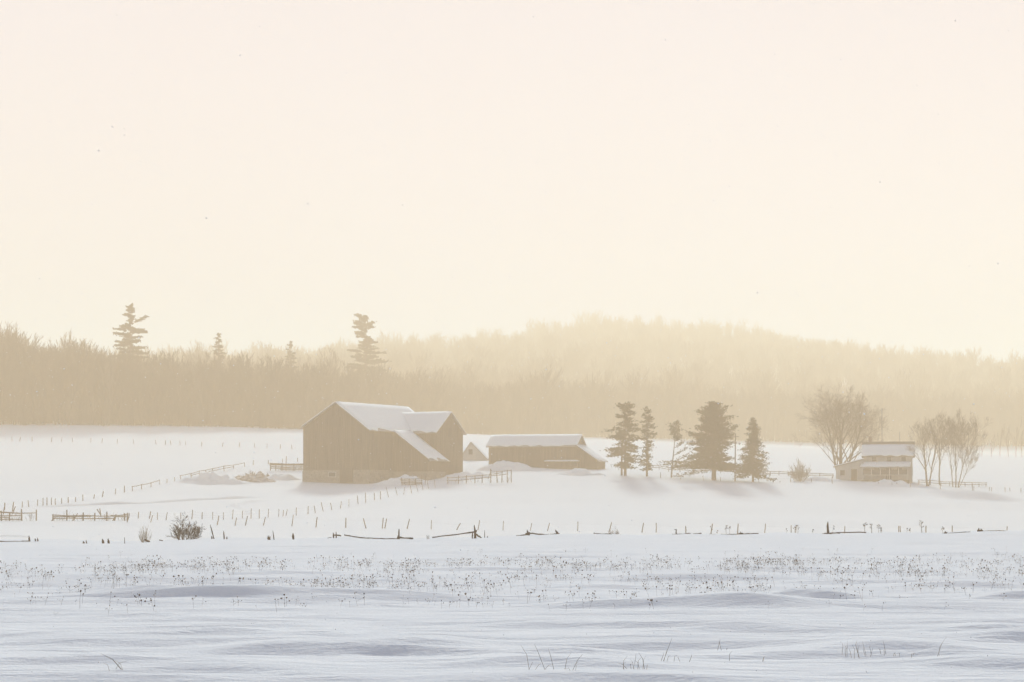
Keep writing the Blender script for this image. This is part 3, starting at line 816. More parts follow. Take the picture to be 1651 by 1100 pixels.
    mb = MB(); mb.hexa([T(-2.0, -1.26, -.2), T(-1.1, -1.26, -.2), T(-1.1, -1.201, -.2), T(-2.0, -1.201, -.2), T(-2.0, -1.26, 1.85), T(-1.1, -1.26, 1.85), T(-1.1, -1.201, 1.85), T(-2.0, -1.201, 1.85)])
    mb.build('side_door', M['barn_dark'], wg)
    mb = MB(); mb.hexa(wallbox(-3.7, -3.0, -1.26, -1.201, .9, 1.7)); mb.build('side_window', M['glass'], wg)
house()

def antenna():
    b = D(1422, 396); top = zz(658, 396)
    root = empty('antenna_mast', b, 'tall thin antenna mast behind the farmhouse roof', 'antenna')
    mb = MB(); mb.tube([b - Vector((0, 0, .3)), Vector((b.x, b.y, top))], .075, 6); mb.build('mast', M['metal'], root)
    for k, (w, z) in enumerate(((.9, .2), (.7, .5), (1.1, .8))):
        mb = MB(); mb.tube([Vector((b.x - w, b.y - .1, top - z)), Vector((b.x + w, b.y + .1, top - z))], .014, 4); mb.build('antenna_element', M['metal'], root)
    for k in (-1, 1):
        mb = MB(); mb.tube([Vector((b.x, b.y, top - 3)), D(1422 + k * 28, 396 + k)], .012, 3); mb.build('guy_wire', M['metal'], root)
antenna()

# ---------------------------------------------------------------- trees round the yard
sc_ = 375 / F
b = P(1008, 767, 330, 420); hh = top_h(b, 655)
root = make_conifer('pine_tree', b, 'column-shaped pine with flat top and twin trunks beside the long shed', h=hh, seed=21, n_whorl=16, per=10, trunk_r=.2, rise=.05, droop=.10, clear=.12, leaf=.33, dens=1.9,
             prof=interp_prof([(0, .5, .5), (.12, 1.9, 2.0), (.25, 2.2, 2.1), (.42, 2.0, 1.7), (.55, 2.5, 2.3), (.64, 2.4, 2.5), (.70, 1.6, 1.3), (.78, 1.9, 1.2), (.9, 1.7, 1.4), (.97, 1.5, 1.3), (1, 1.2, 1.1)]))
mb = MB(); q = b + Vector((-.55, .3, 0)); mb.tube([q - Vector((0, 0, .4)), q + Vector((.05, 0, 3)), b + Vector((-.2, .2, 7.5))], [.17, .14, .05], 7); mb.build('trunk', M['bark'], root)
b = P(1043, 768, 330, 420); hh = top_h(b, 657)
make_conifer('pine_tree', b, 'slim ragged pine close beside the flat-topped column pine', h=hh, seed=22, n_whorl=15, per=8, trunk_r=.15, rise=.0, droop=.10, clear=.10, leaf=.36,
             prof=interp_prof([(0, .3, .3), (.12, 1.3, .8), (.25, 1.4, .8), (.38, .7, .6), (.45, .4, 1.2), (.55, 1.2, 1.3), (.62, 1.1, 1.6), (.70, .9, 1.0), (.8, 1.1, 1.2), (.9, .7, .8), (1, .15, .15)]))
b = P(1082, 770, 330, 420); hh = top_h(b, 683)
make_conifer('pine_tree', b, 'thin leaning tree with a small tuft of crown left of the big pine', h=hh, seed=23, n_whorl=12, per=6, trunk_r=.11, rise=.25, droop=.2, clear=.72, leaf=.26, lean=.10, dens=.9, tuft=[(1.9, hh * .66, .35, 60), (2.4, hh * .55, .32, 55), (2.7, hh * .44, .3, 45), (1.5, hh * .76, .4, 70)],
             prof=interp_prof([(.72, .4, .6), (.8, 1.0, 1.2), (.9, 1.2, 1.1), (1, .6, .5)]))
b = P(1151, 774, 330, 420); hh = top_h(b, 653)
make_conifer('pine_tree', b, 'big broad pine with rounded crown and long low branches, largest in the yard', h=hh, seed=24, n_whorl=28, per=14, trunk_r=.33, rise_top=.75, rise=.02, droop=.08, clear=.15, leaf=.33, dens=2.0,
             prof=interp_prof([(.15, 6.6, 5.4), (.20, 6.4, 5.0), (.24, 2.8, 2.6), (.30, 5.4, 2.4), (.36, 3.4, 2.3), (.45, 3.3, 3.0), (.54, 2.7, 2.6), (.62, 2.3, 2.2), (.70, 2.7, 2.7), (.78, 2.6, 2.6), (.86, 2.0, 2.0), (.93, 1.3, 1.3), (1, .5, .5)]),
             tuft=[(-4.1, hh * .64, .55, 150), (3.6, hh * .72, .55, 150), (-2.7, hh * .72, .45, 110), (3.0, hh * .60, .6, 150)])
b = P(1214, 777, 330, 420); hh = top_h(b, 676)
make_conifer('spruce_tree', b, 'small pointed spruce right of the big broad pine', h=hh, seed=25, n_whorl=21, per=10, trunk_r=.16, rise_top=.1, rise=-.08, droop=.14, clear=.10, leaf=.30, dens=1.9,
             prof=interp_prof([(0, .5, .5), (.10, 2.6, 2.6), (.2, 2.4, 2.4), (.3, 2.3, 2.3), (.38, 1.9, 2.3), (.5, 1.9, 1.9), (.6, 1.4, 1.6), (.75, 1.0, 1.0), (.88, .6, .6), (1, .1, .1)]))
def pole():
    b = P(1185, 776, 330, 420); t = zz(699, b.y)
    root = empty('utility_pole', b, 'bare thin pole standing between the big pine and the spruce', 'pole')
    mb = MB(); mb.tube([b - Vector((0, 0, .5)), Vector((b.x + .08, b.y, t))], [.11, .08], 7); mb.build('shaft', M['bark'], root)
    mb = MB(); mb.hexa([Vector((b.x + sx, b.y + sy, t - .55 + sz)) for sz in (0, .1) for sx, sy in ((-.42, -.17), (.58, -.17), (.58, -.09), (-.42, -.09))]); mb.build('crossarm', M['bark'], root)
pole()

def deciduous(name, base, label, h, r, seed, cat='tree', stems=None, group=None, width=None, **kw):
    root = empty(name, base, label, cat, group)
    tr, cr = MB(), MB()
    for k, (dx, dy, hs, rs, lx, ly) in enumerate(stems or [(0, 0, 1, 1, 0, 0)]):
        bare_tree((tr, cr), base + Vector((dx, dy, -.4)), h * hs, r * rs, seed + k * 13, lean=(lx, ly), **kw)
    if width:   # bring the crown to its measured height and spread
        A = np.array(tr.v + cr.v); top = A[:, 2].max() - base.z
        lo_, hi_ = np.percentile(A[:, 0], [.7, 99.3]); fz = h / top; fx = width / (hi_ - lo_)
        for q in (tr, cr):
            q.v = [(base.x + (p[0] - base.x) * fx, base.y + (p[1] - base.y) * fx, base.z + (p[2] - base.z) * fz) for p in q.v]
    tr.build('trunk', M['bark'], root, smooth_shade=True)
    cr.build('crown', M['twig'], root)
    return root
b = P(1357, 768, 360, 430); b = D(1357, 396); hh = top_h(b, 614)
deciduous('bare_tree', b, 'large spreading bare tree rising behind the farmhouse side wing', hh, .36, 51, width=13.8, levels=5, spread=.58, n0=10, up=.12, droop=.06, fork=.16, twig=.008, n_sub=4, child=(.45, .62), ratio=(.55, .85),
          stems=[(0, 0, 1.0, 1, -.02, 0), (.5, .2, .92, .8, .30, .05), (-.5, -.1, .88, .75, -.32, .05), (.1, .4, .9, .7, .05, .2)])
b = P(1495, 784, 340, 420); hh = top_h(b, 657)
deciduous('bare_tree', b, 'forked bare tree close beside the right end of the farmhouse', hh, .28, 61, width=7.2, levels=5, spread=.58, n0=8, up=.25, fork=.25, twig=.008, n_sub=4, child=(.45, .62), ratio=(.55, .85),
          stems=[(0, 0, .92, 1, -.10, 0), (.25, .1, .98, .7, .18, 0)])
b = P(1515, 782, 350, 430); hh = top_h(b, 690)
deciduous('bare_tree', b, 'slender bare tree between the forked tree and the clump of stems', hh, .13, 71, levels=3, spread=.5, n0=6, up=.5, fork=.4, twig=.018, n_sub=5)
b = P(1541, 786, 340, 420); hh = top_h(b, 654)
deciduous('bare_tree', b, 'clump of several bare stems fanning out beside the rail fence', hh, .19, 81, width=7.4, levels=5, spread=.44, n0=8, up=.35, fork=.3, twig=.008, n_sub=4, child=(.45, .62), ratio=(.55, .85),
          stems=[(0, 0, .98, 1, .02, 0), (.5, .1, .95, .8, .28, 0), (-.7, .1, .85, .8, -.08, 0), (.6, -.2, .62, .5, .75, 0)])

def shrub(name, base, label, h, w, seed, n, r=.03, material='brush', levels=2, group=None, spread=.55, twig=.010, n0=5, n_sub=3, up=.3, cat='shrub'):
    rd = random.Random(seed); root = empty(name, base, label, cat, group)
    st = MB(); cr = MB()
    for k in range(n):
        a = rd.uniform(0, 6.28); q = rd.random() ** .8
        dx, dy = q * math.cos(a), q * math.sin(a)
        bare_tree((st, cr), base + Vector((dx * w * .18, dy * w * .18, -.15)), h * rd.uniform(.65, 1.05) * (1.08 - .42 * q), r * rd.uniform(.6, 1.1), seed * 100 + k, levels=levels,
                  lean=(dx * w / h * .62, dy * w / h * .62), spread=spread, n0=n0, up=up, fork=.2, twig=twig, n_sub=n_sub)
    st.build('stems', M[material], root); cr.build('twigs', M[material], root)
    return root
b = P(1288, 776, 330, 420)
shrub('bush', b, 'dense round bare bush between the spruce and the farmhouse', 3.4, 4.0, 5, 34, r=.035, twig=.014)
b = D(298, 115.5)
shrub('bush', b, 'dark dense bare bush standing on the snow crest', 1.25, 2.2, 6, 17, r=.022, material='old_wood', twig=.0045, levels=3, n0=6, n_sub=4, spread=.75)
b = D(234, 115)
shrub('bush', b, 'pale upright shrub of thin stems left of the dark bush', 1.0, .75, 7, 22, r=.009, material='straw', twig=.004, levels=1, spread=.3, n0=3, up=.6)
b = D(990, 118)
shrub('bush', b, 'low pale twiggy shrub behind a fallen rail on the crest', .55, .8, 8, 16, r=.008, material='brush', twig=.004, levels=1)
for k, (px, d, h) in enumerate(((1583, 560, 6), (1598, 545, 5), (1612, 565, 7), (1626, 550, 6.5), (1638, 570, 8), (1648, 560, 6))):
    b = D(px, d)
    deciduous('sapling', b, 'slim bare sapling at the back of the field beyond the rail fence', h, .06, 500 + k, levels=2, spread=.35, n0=6, up=.6, fork=.2, twig=.02, n_sub=4, group='saplings at the back of the field')

# ---------------------------------------------------------------- fences
Z1 = lambda x, y: (x / 3.9286, 640 + y / 3.9286)
Z2 = lambda x, y: (400 + x / 3.9286, 620 + y / 3.9286)
Z3 = lambda x, y: (720 + x / 3.9286, 640 + y / 3.9286)
Z4 = lambda x, y: (1060 + x / 5.5, 620 + y / 5.5)
Z5 = lambda x, y: (1260 + x / 4.2225, 600 + y / 4.2225)
Z6 = lambda x, y: (1060 + x / 2.7936, 780 + y / 2.7936)
Z8 = lambda x, y: (500 + x / 5.003, 820 + y / 5.003)

def post_mesh(p, top, r, seed):
    rd = random.Random(seed); mb = MB()
    m = p.lerp(top, .5) + Vector((rd.uniform(-.02, .02), rd.uniform(-.02, .02), 0))
    d = (top - p).normalized()
    mb.tube([p - d * .4, m, top - d * r * .6, top + d * r * .3], [r * 1.1, r, r * .95, r * .35], 6)
    return mb

def fence(name, label, posts, Z, r=.06, wires=(), rails=(), rng_=(180, 560), dist=None, wire_r=.006, group=None, mat_='post'):
    """posts: (x base, y base, x top, y top) in a zoom's pixels; wires: heights; rails: (i, j, height i, height j)"""
    pp = []
    for (x0, y0, x1, y1) in posts:
        a, b_ = Z(x0, y0), Z(x1, y1)
        g = P(a[0], a[1], *rng_) if dist is None else D(a[0], dist)
        t = Vector((xy(b_[0], g.y), g.y + random.uniform(-.08, .08), max(zz(b_[1], g.y), g.z + .35)))
        pp.append((g, t))
    root = empty(name, pp[0][0], label, 'fence', group)
    for k, (g, t) in enumerate(pp):
        post_mesh(g, t, r * random.uniform(.8, 1.2), k).build('post', M[mat_], root)
    for hw in wires:
        for k in range(len(pp) - 1):
            (g0, t0), (g1, t1) = pp[k], pp[k + 1]
            a = g0.lerp(t0, hw); b_ = g1.lerp(t1, hw)
            mb = MB(); m = (a + b_) / 2 - Vector((0, 0, .05)); mb.tube([a, m, b_], wire_r, 3, cap=False); mb.build('wire', M['metal'], root)
    for (i, j, hi, hj) in rails:
        a = pp[i][0].lerp(pp[i][1], hi); b_ = pp[j][0].lerp(pp[j][1], hj); o = Vector((0, -r * .9, 0)); e = (b_ - a).normalized() * .2
        mb = MB(); mb.tube([a + o - e, (a + b_) / 2 + o + Vector((0, 0, random.uniform(-.06, .03))), b_ + o + e], [.05, .055, .045], 5); mb.build('rail', M[mat_], root)
    return root, pp

BF = [(815, 768, 818, 735), (876, 770, 879, 727), (945, 772, 955, 725), (997, 778, 998, 732), (1052, 782, 1060, 730), (1145, 775, 1145, 732), (1215, 775, 1220, 715), (1280, 775, 1281, 730), (1347, 778, 1348, 728),
      (1415, 778, 1416, 730), (1472, 775, 1477, 713), (1535, 770, 1536, 722)]
BF2 = [(18, 850, 20, 785), (71, 848, 71, 790), (127, 843, 131, 787), (193, 838, 195, 788), (221, 837, 225, 795), (240, 833, 248, 790), (305, 830, 306, 780), (379, 822, 380, 770), (425, 815, 418, 768), (477, 805, 462, 745), (530, 797, 522, 750),
       (585, 785, 590, 740), (638, 775, 639, 725), (697, 758, 691, 703), (745, 748, 743, 685), (800, 733, 799, 685), (840, 728, 839, 677), (890, 715, 873, 648), (945, 702, 932, 650), (986, 698, 993, 650), (1036, 690, 1028, 640),
       (1076, 682, 1065, 635), (1108, 670, 1100, 620), (1143, 662, 1133, 600), (1185, 655, 1180, 600)]
inv = lambda Z, lst, K, ox, oy: [(*Z(a, b), *Z(c, d)) for a, b, c, d in lst]
ID = lambda x, y: (x, y)
fence('wire_fence', 'curving line of leaning posts climbing past the barn front', inv(Z1, BF, 0, 0, 0) + inv(Z2, BF2, 0, 0, 0), ID, r=.046, wires=(.55, .85), rng_=(220, 420))
MF = [(*Z1(a, b), *Z1(c, d)) for a, b, c, d in ((805, 795, 820, 742), (955, 795, 968, 750), (1375, 812, 1387, 752), (1490, 815, 1499, 765), (1555, 815, 1568, 755))]
MF += [(*Z2(a, b), *Z2(c, d)) for a, b, c, d in ((97, 893, 110, 838), (277, 898, 287, 825), (430, 905, 437, 840), (619, 908, 620, 845), (747, 912, 730, 848), (850, 912, 856, 845), (866, 912, 878, 850), (1007, 915, 1023, 852), (1160, 918, 1162, 860),
                                                 (1322, 922, 1345, 878), (1455, 922, 1467, 860), (1615, 925, 1618, 865))]
MF += [(*Z3(a, b), *Z3(c, d)) for a, b, c, d in ((530, 848, 540, 798), (640, 850, 653, 798), (830, 850, 832, 790), (1030, 855, 1045, 795), (1238, 860, 1248, 798), (1327, 860, 1328, 798), (1515, 862, 1514, 818))]
MF += [(*Z6(a, b), *Z6(c, d)) for a, b, c, d in ((240, 229, 248, 180), (361, 229, 364, 180), (482, 229, 487, 180), (602, 230, 602, 187), (622, 230, 626, 187), (842, 230, 844, 190), (1087, 230, 1086, 190), (1096, 230, 1093, 190), (1210, 230, 1210, 190), (1328, 231, 1328, 188), (1573, 232, 1575, 192))]
fence('wire_fence', 'sparse line of thin leaning posts across the hollow behind the crest', MF, ID, r=.052, wires=(.8,), wire_r=.004, rng_=(215, 330))
LF = [(28, 715, 30, 670), (80, 725, 86, 665), (140, 702, 142, 662), (183, 697, 177, 655), (238, 690, 239, 650), (272, 688, 272, 640), (297, 688, 297, 637), (326, 685, 326, 637), (351, 684, 350, 643), (391, 677, 390, 640), (432, 672, 432, 635), (478, 665, 478, 635), (525, 660, 524, 618),
      (594, 645, 600, 618), (649, 635, 655, 597), (729, 618, 733, 580), (788, 605, 788, 563), (839, 597, 838, 565), (897, 585, 898, 553), (956, 572, 957, 542), (1012, 557, 1010, 525), (1058, 545, 1058, 520), (1105, 535, 1107, 508), (1143, 522, 1142, 497), (1210, 512, 1210, 483),
      (1262, 498, 1262, 468), (1303, 490, 1303, 462), (1347, 485, 1346, 452), (1420, 470, 1418, 435), (1480, 455, 1480, 430), (1550, 443, 1548, 415), (1605, 432, 1605, 402), (1700, 428, 1700, 400), (1790, 420, 1790, 392), (1885, 412, 1885, 385)]
fence('wire_fence', 'long line of posts and rails running uphill towards the back of the barn', LF, Z1, r=.06, wires=(.8,), wire_r=.005, rng_=(250, 470),
      rails=[(k, k + 1, .9, .9) for k in (17, 18, 19, 23, 24, 25, 26, 27, 28, 29)] + [(k, k + 1, .5, .5) for k in (24, 26, 27, 28)])
KF = [(x, y, x + random.uniform(-5, 5), y - 30) for x, y in ((75, 282), (125, 283), (202, 283), (325, 287), (388, 287), (460, 288), (575, 290), (645, 293), (742, 297), (847, 299), (988, 303), (1048, 304), (1083, 304), (1141, 307), (1177, 308), (1277, 313), (1410, 318), (1515, 319), (1615, 323), (1690, 326), (1775, 330), (1850, 333))]
fence('wire_fence', 'faint row of short posts high on the field below the wood', KF, Z1, r=.06, wires=(), rng_=(400, 545))
# rail fences with brush, left
def jack_fence(label, posts, rails, sticks, brush, Z, name='rail_fence', d=None, group=None, rail_r=.05, rng_=(230, 420)):
    pp = [Z(*p[:2]) for p in posts]
    g = P(pp[0][0], pp[0][1], *rng_); dd = d or g.y
    root = empty(name, g, label, 'fence', group)
    def w(x, y, off=0):
        a = Z(x, y); return W(a[0], a[1], dd + off)
    for k, (x0, y0, x1, y1) in enumerate(posts):
        a, t = w(x0, y0), w(x1, y1); a.z = min(a.z, G(a.x, a.y) + .02)
        post_mesh(a, t, .075, k + 5).build('post', M['post'], root)
    for k, (x0, y0, x1, y1) in enumerate(rails):
        a, t = w(x0, y0, -.12 - .04 * (k % 3)), w(x1, y1, -.12 - .04 * (k % 3))
        mb = MB(); mb.tube([a, (a + t) / 2 - Vector((0, 0, random.uniform(0, .08))), t], [rail_r, rail_r * 1.1, rail_r * .9], 5); mb.build('rail', M['post'], root)
    for k, (x0, y0, x1, y1) in enumerate(sticks):
        a, t = w(x0, y0, -.3), w(x1, y1, .2)
        mb = MB(); mb.tube([a, t], [.06, .05], 5); mb.build('stake', M['post'], root)
    if brush:
        mb = MB()
        for k in range(brush):
            xx = random.uniform(min(p[0] for p in posts), max(p[0] for p in posts)); yb = np.interp(xx, [p[0] for p in posts], [p[1] for p in posts])
            a = w(xx, yb + 4, random.uniform(-.5, .3)); a.z = G(a.x, a.y) - .05
            bare_tree((mb, mb), a, random.uniform(.5, 1.2), .014, 900 + k, levels=1, spread=.5, n0=3, up=.3, fork=.2, twig=.008, lean=(random.uniform(-.7, .7), 0))
        o = mb.build('brush', M['brush'], root); o['kind'] = 'stuff'
    return root
jack_fence('tangled rail fence running out of the left edge below the wire fence', [(8, 785, 8, 722), (60, 782, 60, 735), (138, 785, 136, 710), (230, 752, 231, 714)],
           [(-90, 722, 140, 738), (0, 732, 232, 735), (-90, 752, 142, 750), (-90, 770, 138, 776), (-90, 760, 60, 765)], [(20, 745, 32, 675), (78, 742, 98, 695), (-20, 700, 10, 740)], 26, Z1)
jack_fence('brushy rail fence section left of the dark crest bush', [(335, 785, 335, 744), (423, 768, 423, 716), (526, 786, 528, 733), (600, 780, 601, 735), (677, 780, 677, 728), (722, 790, 735, 745), (790, 770, 790, 738), (806, 768, 807, 736)],
           [(330, 748, 530, 752), (335, 758, 600, 755), (420, 768, 700, 768), (520, 750, 720, 756), (700, 752, 808, 744), (600, 770, 735, 768), (335, 768, 430, 770), (720, 760, 806, 755)],
           [(308, 800, 350, 765), (615, 712, 642, 756), (632, 708, 640, 760), (460, 786, 492, 738), (710, 790, 738, 748)], 46, Z1)
# barnyard pens
jack_fence('tumbledown rail pen between the barn and the long shed', [(8, 552, 8, 505), (75, 548, 76, 500), (125, 545, 126, 496), (180, 538, 180, 498), (225, 530, 226, 492), (280, 525, 279, 455), (320, 520, 318, 470), (350, 515, 352, 470), (385, 505, 384, 462), (410, 495, 410, 462)],
           [(0, 512, 130, 505), (0, 530, 130, 524), (120, 505, 285, 492), (120, 524, 285, 508), (275, 478, 412, 466), (275, 500, 390, 488), (275, 490, 352, 480)], [(262, 520, 285, 462)], 14, Z3)
jack_fence('low feed rack of boards in front of the barn lean-to', [(975, 640, 972, 590), (1020, 636, 1020, 600), (1060, 634, 1060, 598), (1100, 632, 1100, 575)], [(960, 600, 1104, 598), (965, 610, 1104, 610), (968, 621, 1104, 622), (970, 630, 1104, 628)], [(1120, 640, 1128, 560)], 8, Z2, name='feed_rack', rail_r=.07)
jack_fence('short rail pen against the left back of the barn', [(142, 545, 140, 495), (175, 545, 176, 500), (215, 545, 215, 498), (240, 545, 242, 455), (290, 545, 290, 500), (335, 548, 335, 500)], [(135, 500, 350, 504), (135, 510, 350, 512), (140, 520, 350, 521), (140, 530, 350, 530), (140, 505, 350, 508), (200, 538, 350, 538)], [], 20, Z2, name='rail_pen', rail_r=.08)
# rails behind the yard trees
fence('rail_fence', 'two-rail fence running behind the yard pines to the farmhouse', [(x, y + 30, x, y - 6) for x, y in ((-60, 722), (15, 725), (100, 742), (200, 745), (320, 748), (430, 752), (560, 757), (690, 762), (800, 766), (900, 770), (1000, 775), (1078, 776), (1160, 782), (1300, 788), (1440, 793), (1555, 798))], Z4,
      r=.055, rails=[(k, k + 1, .95, .95) for k in range(15)] + [(k, k + 1, .5, .5) for k in range(15)], rng_=(330, 450))
fence('wire_fence', 'low line of short posts at the feet of the yard pines', [(x, y, x2, y2) for x, y, x2, y2 in ((28, 830, 28, 780), (205, 845, 212, 797), (405, 855, 403, 808), (560, 860, 560, 822), (900, 868, 898, 830), (1030, 870, 1028, 828), (1180, 868, 1182, 822), (1365, 868, 1365, 835), (1548, 864, 1550, 818))], Z4, r=.045, wires=(.8,), wire_r=.005, rng_=(330, 430))
fence('rail_fence', 'two-rail fence running right from the farmhouse past the bare trees', [(x, y + 26, x, y - 4) for x, y in ((935, 738), (1015, 742), (1085, 748), (1145, 750), (1205, 752), (1250, 755), (1298, 755), (1345, 756), (1392, 756))], Z5,
      r=.055, rails=[(k, k + 1, .95, .95) for k in range(8)] + [(k, k + 1, .5, .5) for k in range(8)], rng_=(330, 450))
fence('wire_fence', 'low line of short posts leading right from the farmhouse front', [(x, y, x, y2) for x, y, y2 in ((345, 760, 735), (662, 775, 748), (752, 778, 752), (785, 778, 752), (878, 785, 755), (1080, 800, 765), (1300, 808, 770), (1310, 808, 775), (1415, 810, 782), (1430, 811, 784), (1522, 816, 783), (1555, 812, 785), (1630, 822, 788))], Z5, r=.045, wires=(.8,), wire_r=.005, rng_=(320, 430))

# old broken fence on the crest
def relic(name, label, Z, posts, rails, cat='fence', d=CREST_D, group=None):
    """posts / rails: (x0, y0, x1, y1, width px in zoom units / scale)"""
    sc = {id(Z1): 3.9286, id(Z2): 3.9286, id(Z3): 3.9286, id(Z6): 2.7936, id(Z8): 5.003}[id(Z)]
    allp = posts or rails
    a0 = Z(*allp[0][:2]); g = D(a0[0], d)
    root = empty(name, g, label, cat, group)
    s = d / F
    for k, (x0, y0, x1, y1, w) in enumerate(posts):
        a, t = Z(x0, y0), Z(x1, y1); r = max(.014, 1.25 * w / sc * s / 2)
        a3, t3 = W(a[0], a[1], d), W(t[0], t[1], d); a3.z = min(a3.z, G(a3.x, a3.y) + .02)
        dr = (t3 - a3).normalized(); mb = MB(); rd = random.Random(k + int(x0))
        n = 5; pts = [a3 - dr * .35]; rr = [r]
        for i in range(n):
            f = i / (n - 1); pts.append(a3.lerp(t3, f) + Vector((rd.uniform(-.15, .15), rd.uniform(-.15, .15), 0)) * r); rr.append(r * rd.uniform(.8, 1.1) * (1 - .55 * max(0, f - .6) / .4))
        pts.append(t3 + Vector((rd.uniform(-.3, .3) * r, 0, r * .8))); rr.append(r * .18)
        mb.tube(pts, rr, 7); mb.build('post', M['old_wood'], root)
    for k, rail in enumerate(rails):
        pts2, w = rail[:-1], rail[-1]; r = max(.014, 1.25 * w / sc * s / 2)
        rd = random.Random(k + 31); pts = []; rr = []
        cs = [(pts2[i], pts2[i + 1]) for i in range(0, len(pts2), 2)]
        for i in range(len(cs) - 1):
            for j in range(4 if i < len(cs) - 2 else 5):
                f = j / 4; x = cs[i][0] * (1 - f) + cs[i + 1][0] * f; y = cs[i][1] * (1 - f) + cs[i + 1][1] * f
                a = Z(x, y); p = W(a[0], a[1], d - .08 - .05 * (k % 3)); p.z = max(p.z, G(p.x, p.y) + r * .1)
                pts.append(p + Vector((0, rd.uniform(-.3, .3), rd.uniform(-.3, .3))) * r); rr.append(r * rd.uniform(.75, 1.15))
        mb = MB(); mb.tube(pts, rr, 6); mb.build('rail', M['old_wood'], root)
    return root
relic('broken_rail_fence', 'long fallen rail ending at a post at the left edge of the crest', Z1, [(187, 915, 184, 882, 9), (225, 912, 222, 899, 7), (240, 910, 238, 896, 7)], [(-120, 912, 0, 915, 130, 918, 192, 912, 8)])
relic('fence_stub', 'small broken post stub with a splinter left of the paired stubs', Z1, [(532, 932, 528, 918, 12), (550, 932, 545, 908, 6)], [])
relic('fence_stub', 'pair of short thick post stubs standing side by side', Z1, [(654, 930, 650, 905, 13), (690, 930, 685, 902, 12)], [])
relic('fence_post', 'single thin upright stake left of the pale shrub', Z1, [(790, 934, 789, 890, 4)], [], cat='post')
relic('fallen_log', 'short log lying in the foot of the pale shrub', Z1, [], [(918, 902, 948, 924, 14)], cat='log')
relic('fallen_log', 'dark broken rail end just left of the dark bush', Z1, [], [(1008, 906, 1032, 912, 7)], cat='log')
relic('fence_post', 'long slanting stake and short stub right of the dark bush', Z1, [(1355, 897, 1332, 812, 6), (1343, 897, 1340, 884, 8)], [], cat='post')
relic('fence_post', 'upright short post with a stub beside the slanting stake', Z1, [(1421, 897, 1417, 852, 8), (1437, 897, 1437, 886, 6)], [], cat='post')
relic('fence_stub', 'blocky stub beside a thin tilted stake on the crest', Z2, [(130, 985, 128, 963, 12), (165, 987, 157, 928, 5), (139, 985, 138, 960, 6)], [])
relic('fence_stub', 'lone pointed stub below the curving wire fence', Z2, [(287, 978, 285, 946, 12)], [])
relic('broken_rail_fence', 'twin stubs with a sagging rail running to a spiky post', Z8, [(190, 230, 187, 198, 9), (211, 230, 210, 190, 9)], [(140, 238, 172, 233, 5), (188, 214, 250, 219, 9), (275, 214, 320, 221, 385, 232, 470, 239, 8), (460, 239, 580, 243, 705, 246, 8)])
relic('broken_rail_fence', 'pointed spike of a post with a split rail at its foot', Z8, [(717, 246, 717, 168, 12), (708, 246, 708, 222, 10)], [(700, 240, 740, 236, 832, 241, 12), (720, 232, 735, 232, 9)])
relic('broken_rail_fence', 'long rail slanting up to a splintered post with props', Z8, [(1335, 243, 1325, 140, 13), (1309, 240, 1310, 190, 9), (1328, 240, 1332, 180, 12), (945, 238, 943, 214, 5), (957, 238, 957, 218, 5), (1408, 242, 1408, 175, 5), (1431, 240, 1430, 224, 8)],
      [(985, 232, 1130, 216, 1345, 186, 10), (1325, 198, 1352, 218, 1382, 236, 11), (1300, 196, 1346, 176, 7)])
relic('broken_rail_fence', 'fallen rails crossed at a knotty stub on the crest', Z3, [(520, 880, 510, 845, 9), (524, 880, 522, 858, 8)], [(440, 883, 520, 871, 8), (505, 864, 560, 866, 650, 878, 7), (500, 868, 530, 862, 8)])
relic('fence_stub', 'knotty tilted stump end poking from the crest snow', Z3, [(712, 876, 690, 848, 13), (700, 878, 697, 858, 10)], [(655, 880, 716, 872, 8)])
relic('fallen_log', 'fallen rail in front of the low pale shrub', Z3, [(940, 876, 935, 862, 8)], [(932, 866, 960, 872, 1046, 877, 9)], cat='log')
relic('fallen_log', 'thin stake beside a low fallen rail half buried in snow', Z3, [(1455, 876, 1455, 838, 5)], [(1430, 874, 1480, 871, 1550, 870, 7), (1510, 868, 1545, 872, 9), (1560, 868, 1615, 864, 5)], cat='log')
relic('fallen_log', 'thick rotten log heap lying along the crest', Z6, [(376, 240, 374, 220, 8)], [(285, 236, 370, 238, 455, 232, 7), (362, 238, 385, 226, 11), (370, 230, 415, 236, 9), (232, 236, 262, 237, 4)], cat='log')
relic('broken_rail_fence', 'stout upright post with rails lying out to one side', Z6, [(768, 238, 767, 176, 10)], [(742, 228, 790, 222, 822, 221, 6), (815, 220, 940, 219, 4), (750, 234, 785, 226, 8)])
relic('fallen_log', 'stubby block and thin rail near the right end of the crest', Z6, [(1448, 220, 1447, 203, 8), (1460, 220, 1458, 206, 8)], [(1442, 212, 1466, 213, 10), (1466, 216, 1570, 215, 4)], cat='log')
relic('fallen_log', 'small dark lump with a thin rail trailing to the right', Z6, [(1298, 228, 1296, 218, 10)], [(1290, 222, 1306, 222, 7), (1310, 226, 1410, 220, 4)], cat='log')
def wire_run():
    root = empty('old_wire', D(0, CREST_D), 'slack old fence wire strung above the fallen rail at the left edge', 'wire')
    for y in (880, 886):
        mb = MB(); pts = []
        for i in range(9):
            a = Z1(-120 + i * 305 / 8, y + 3 * math.sin(i)); pts.append(W(a[0], a[1], CREST_D))
        mb.tube(pts, .004, 3); mb.build('strand', M['old_wood'], root)
wire_run()

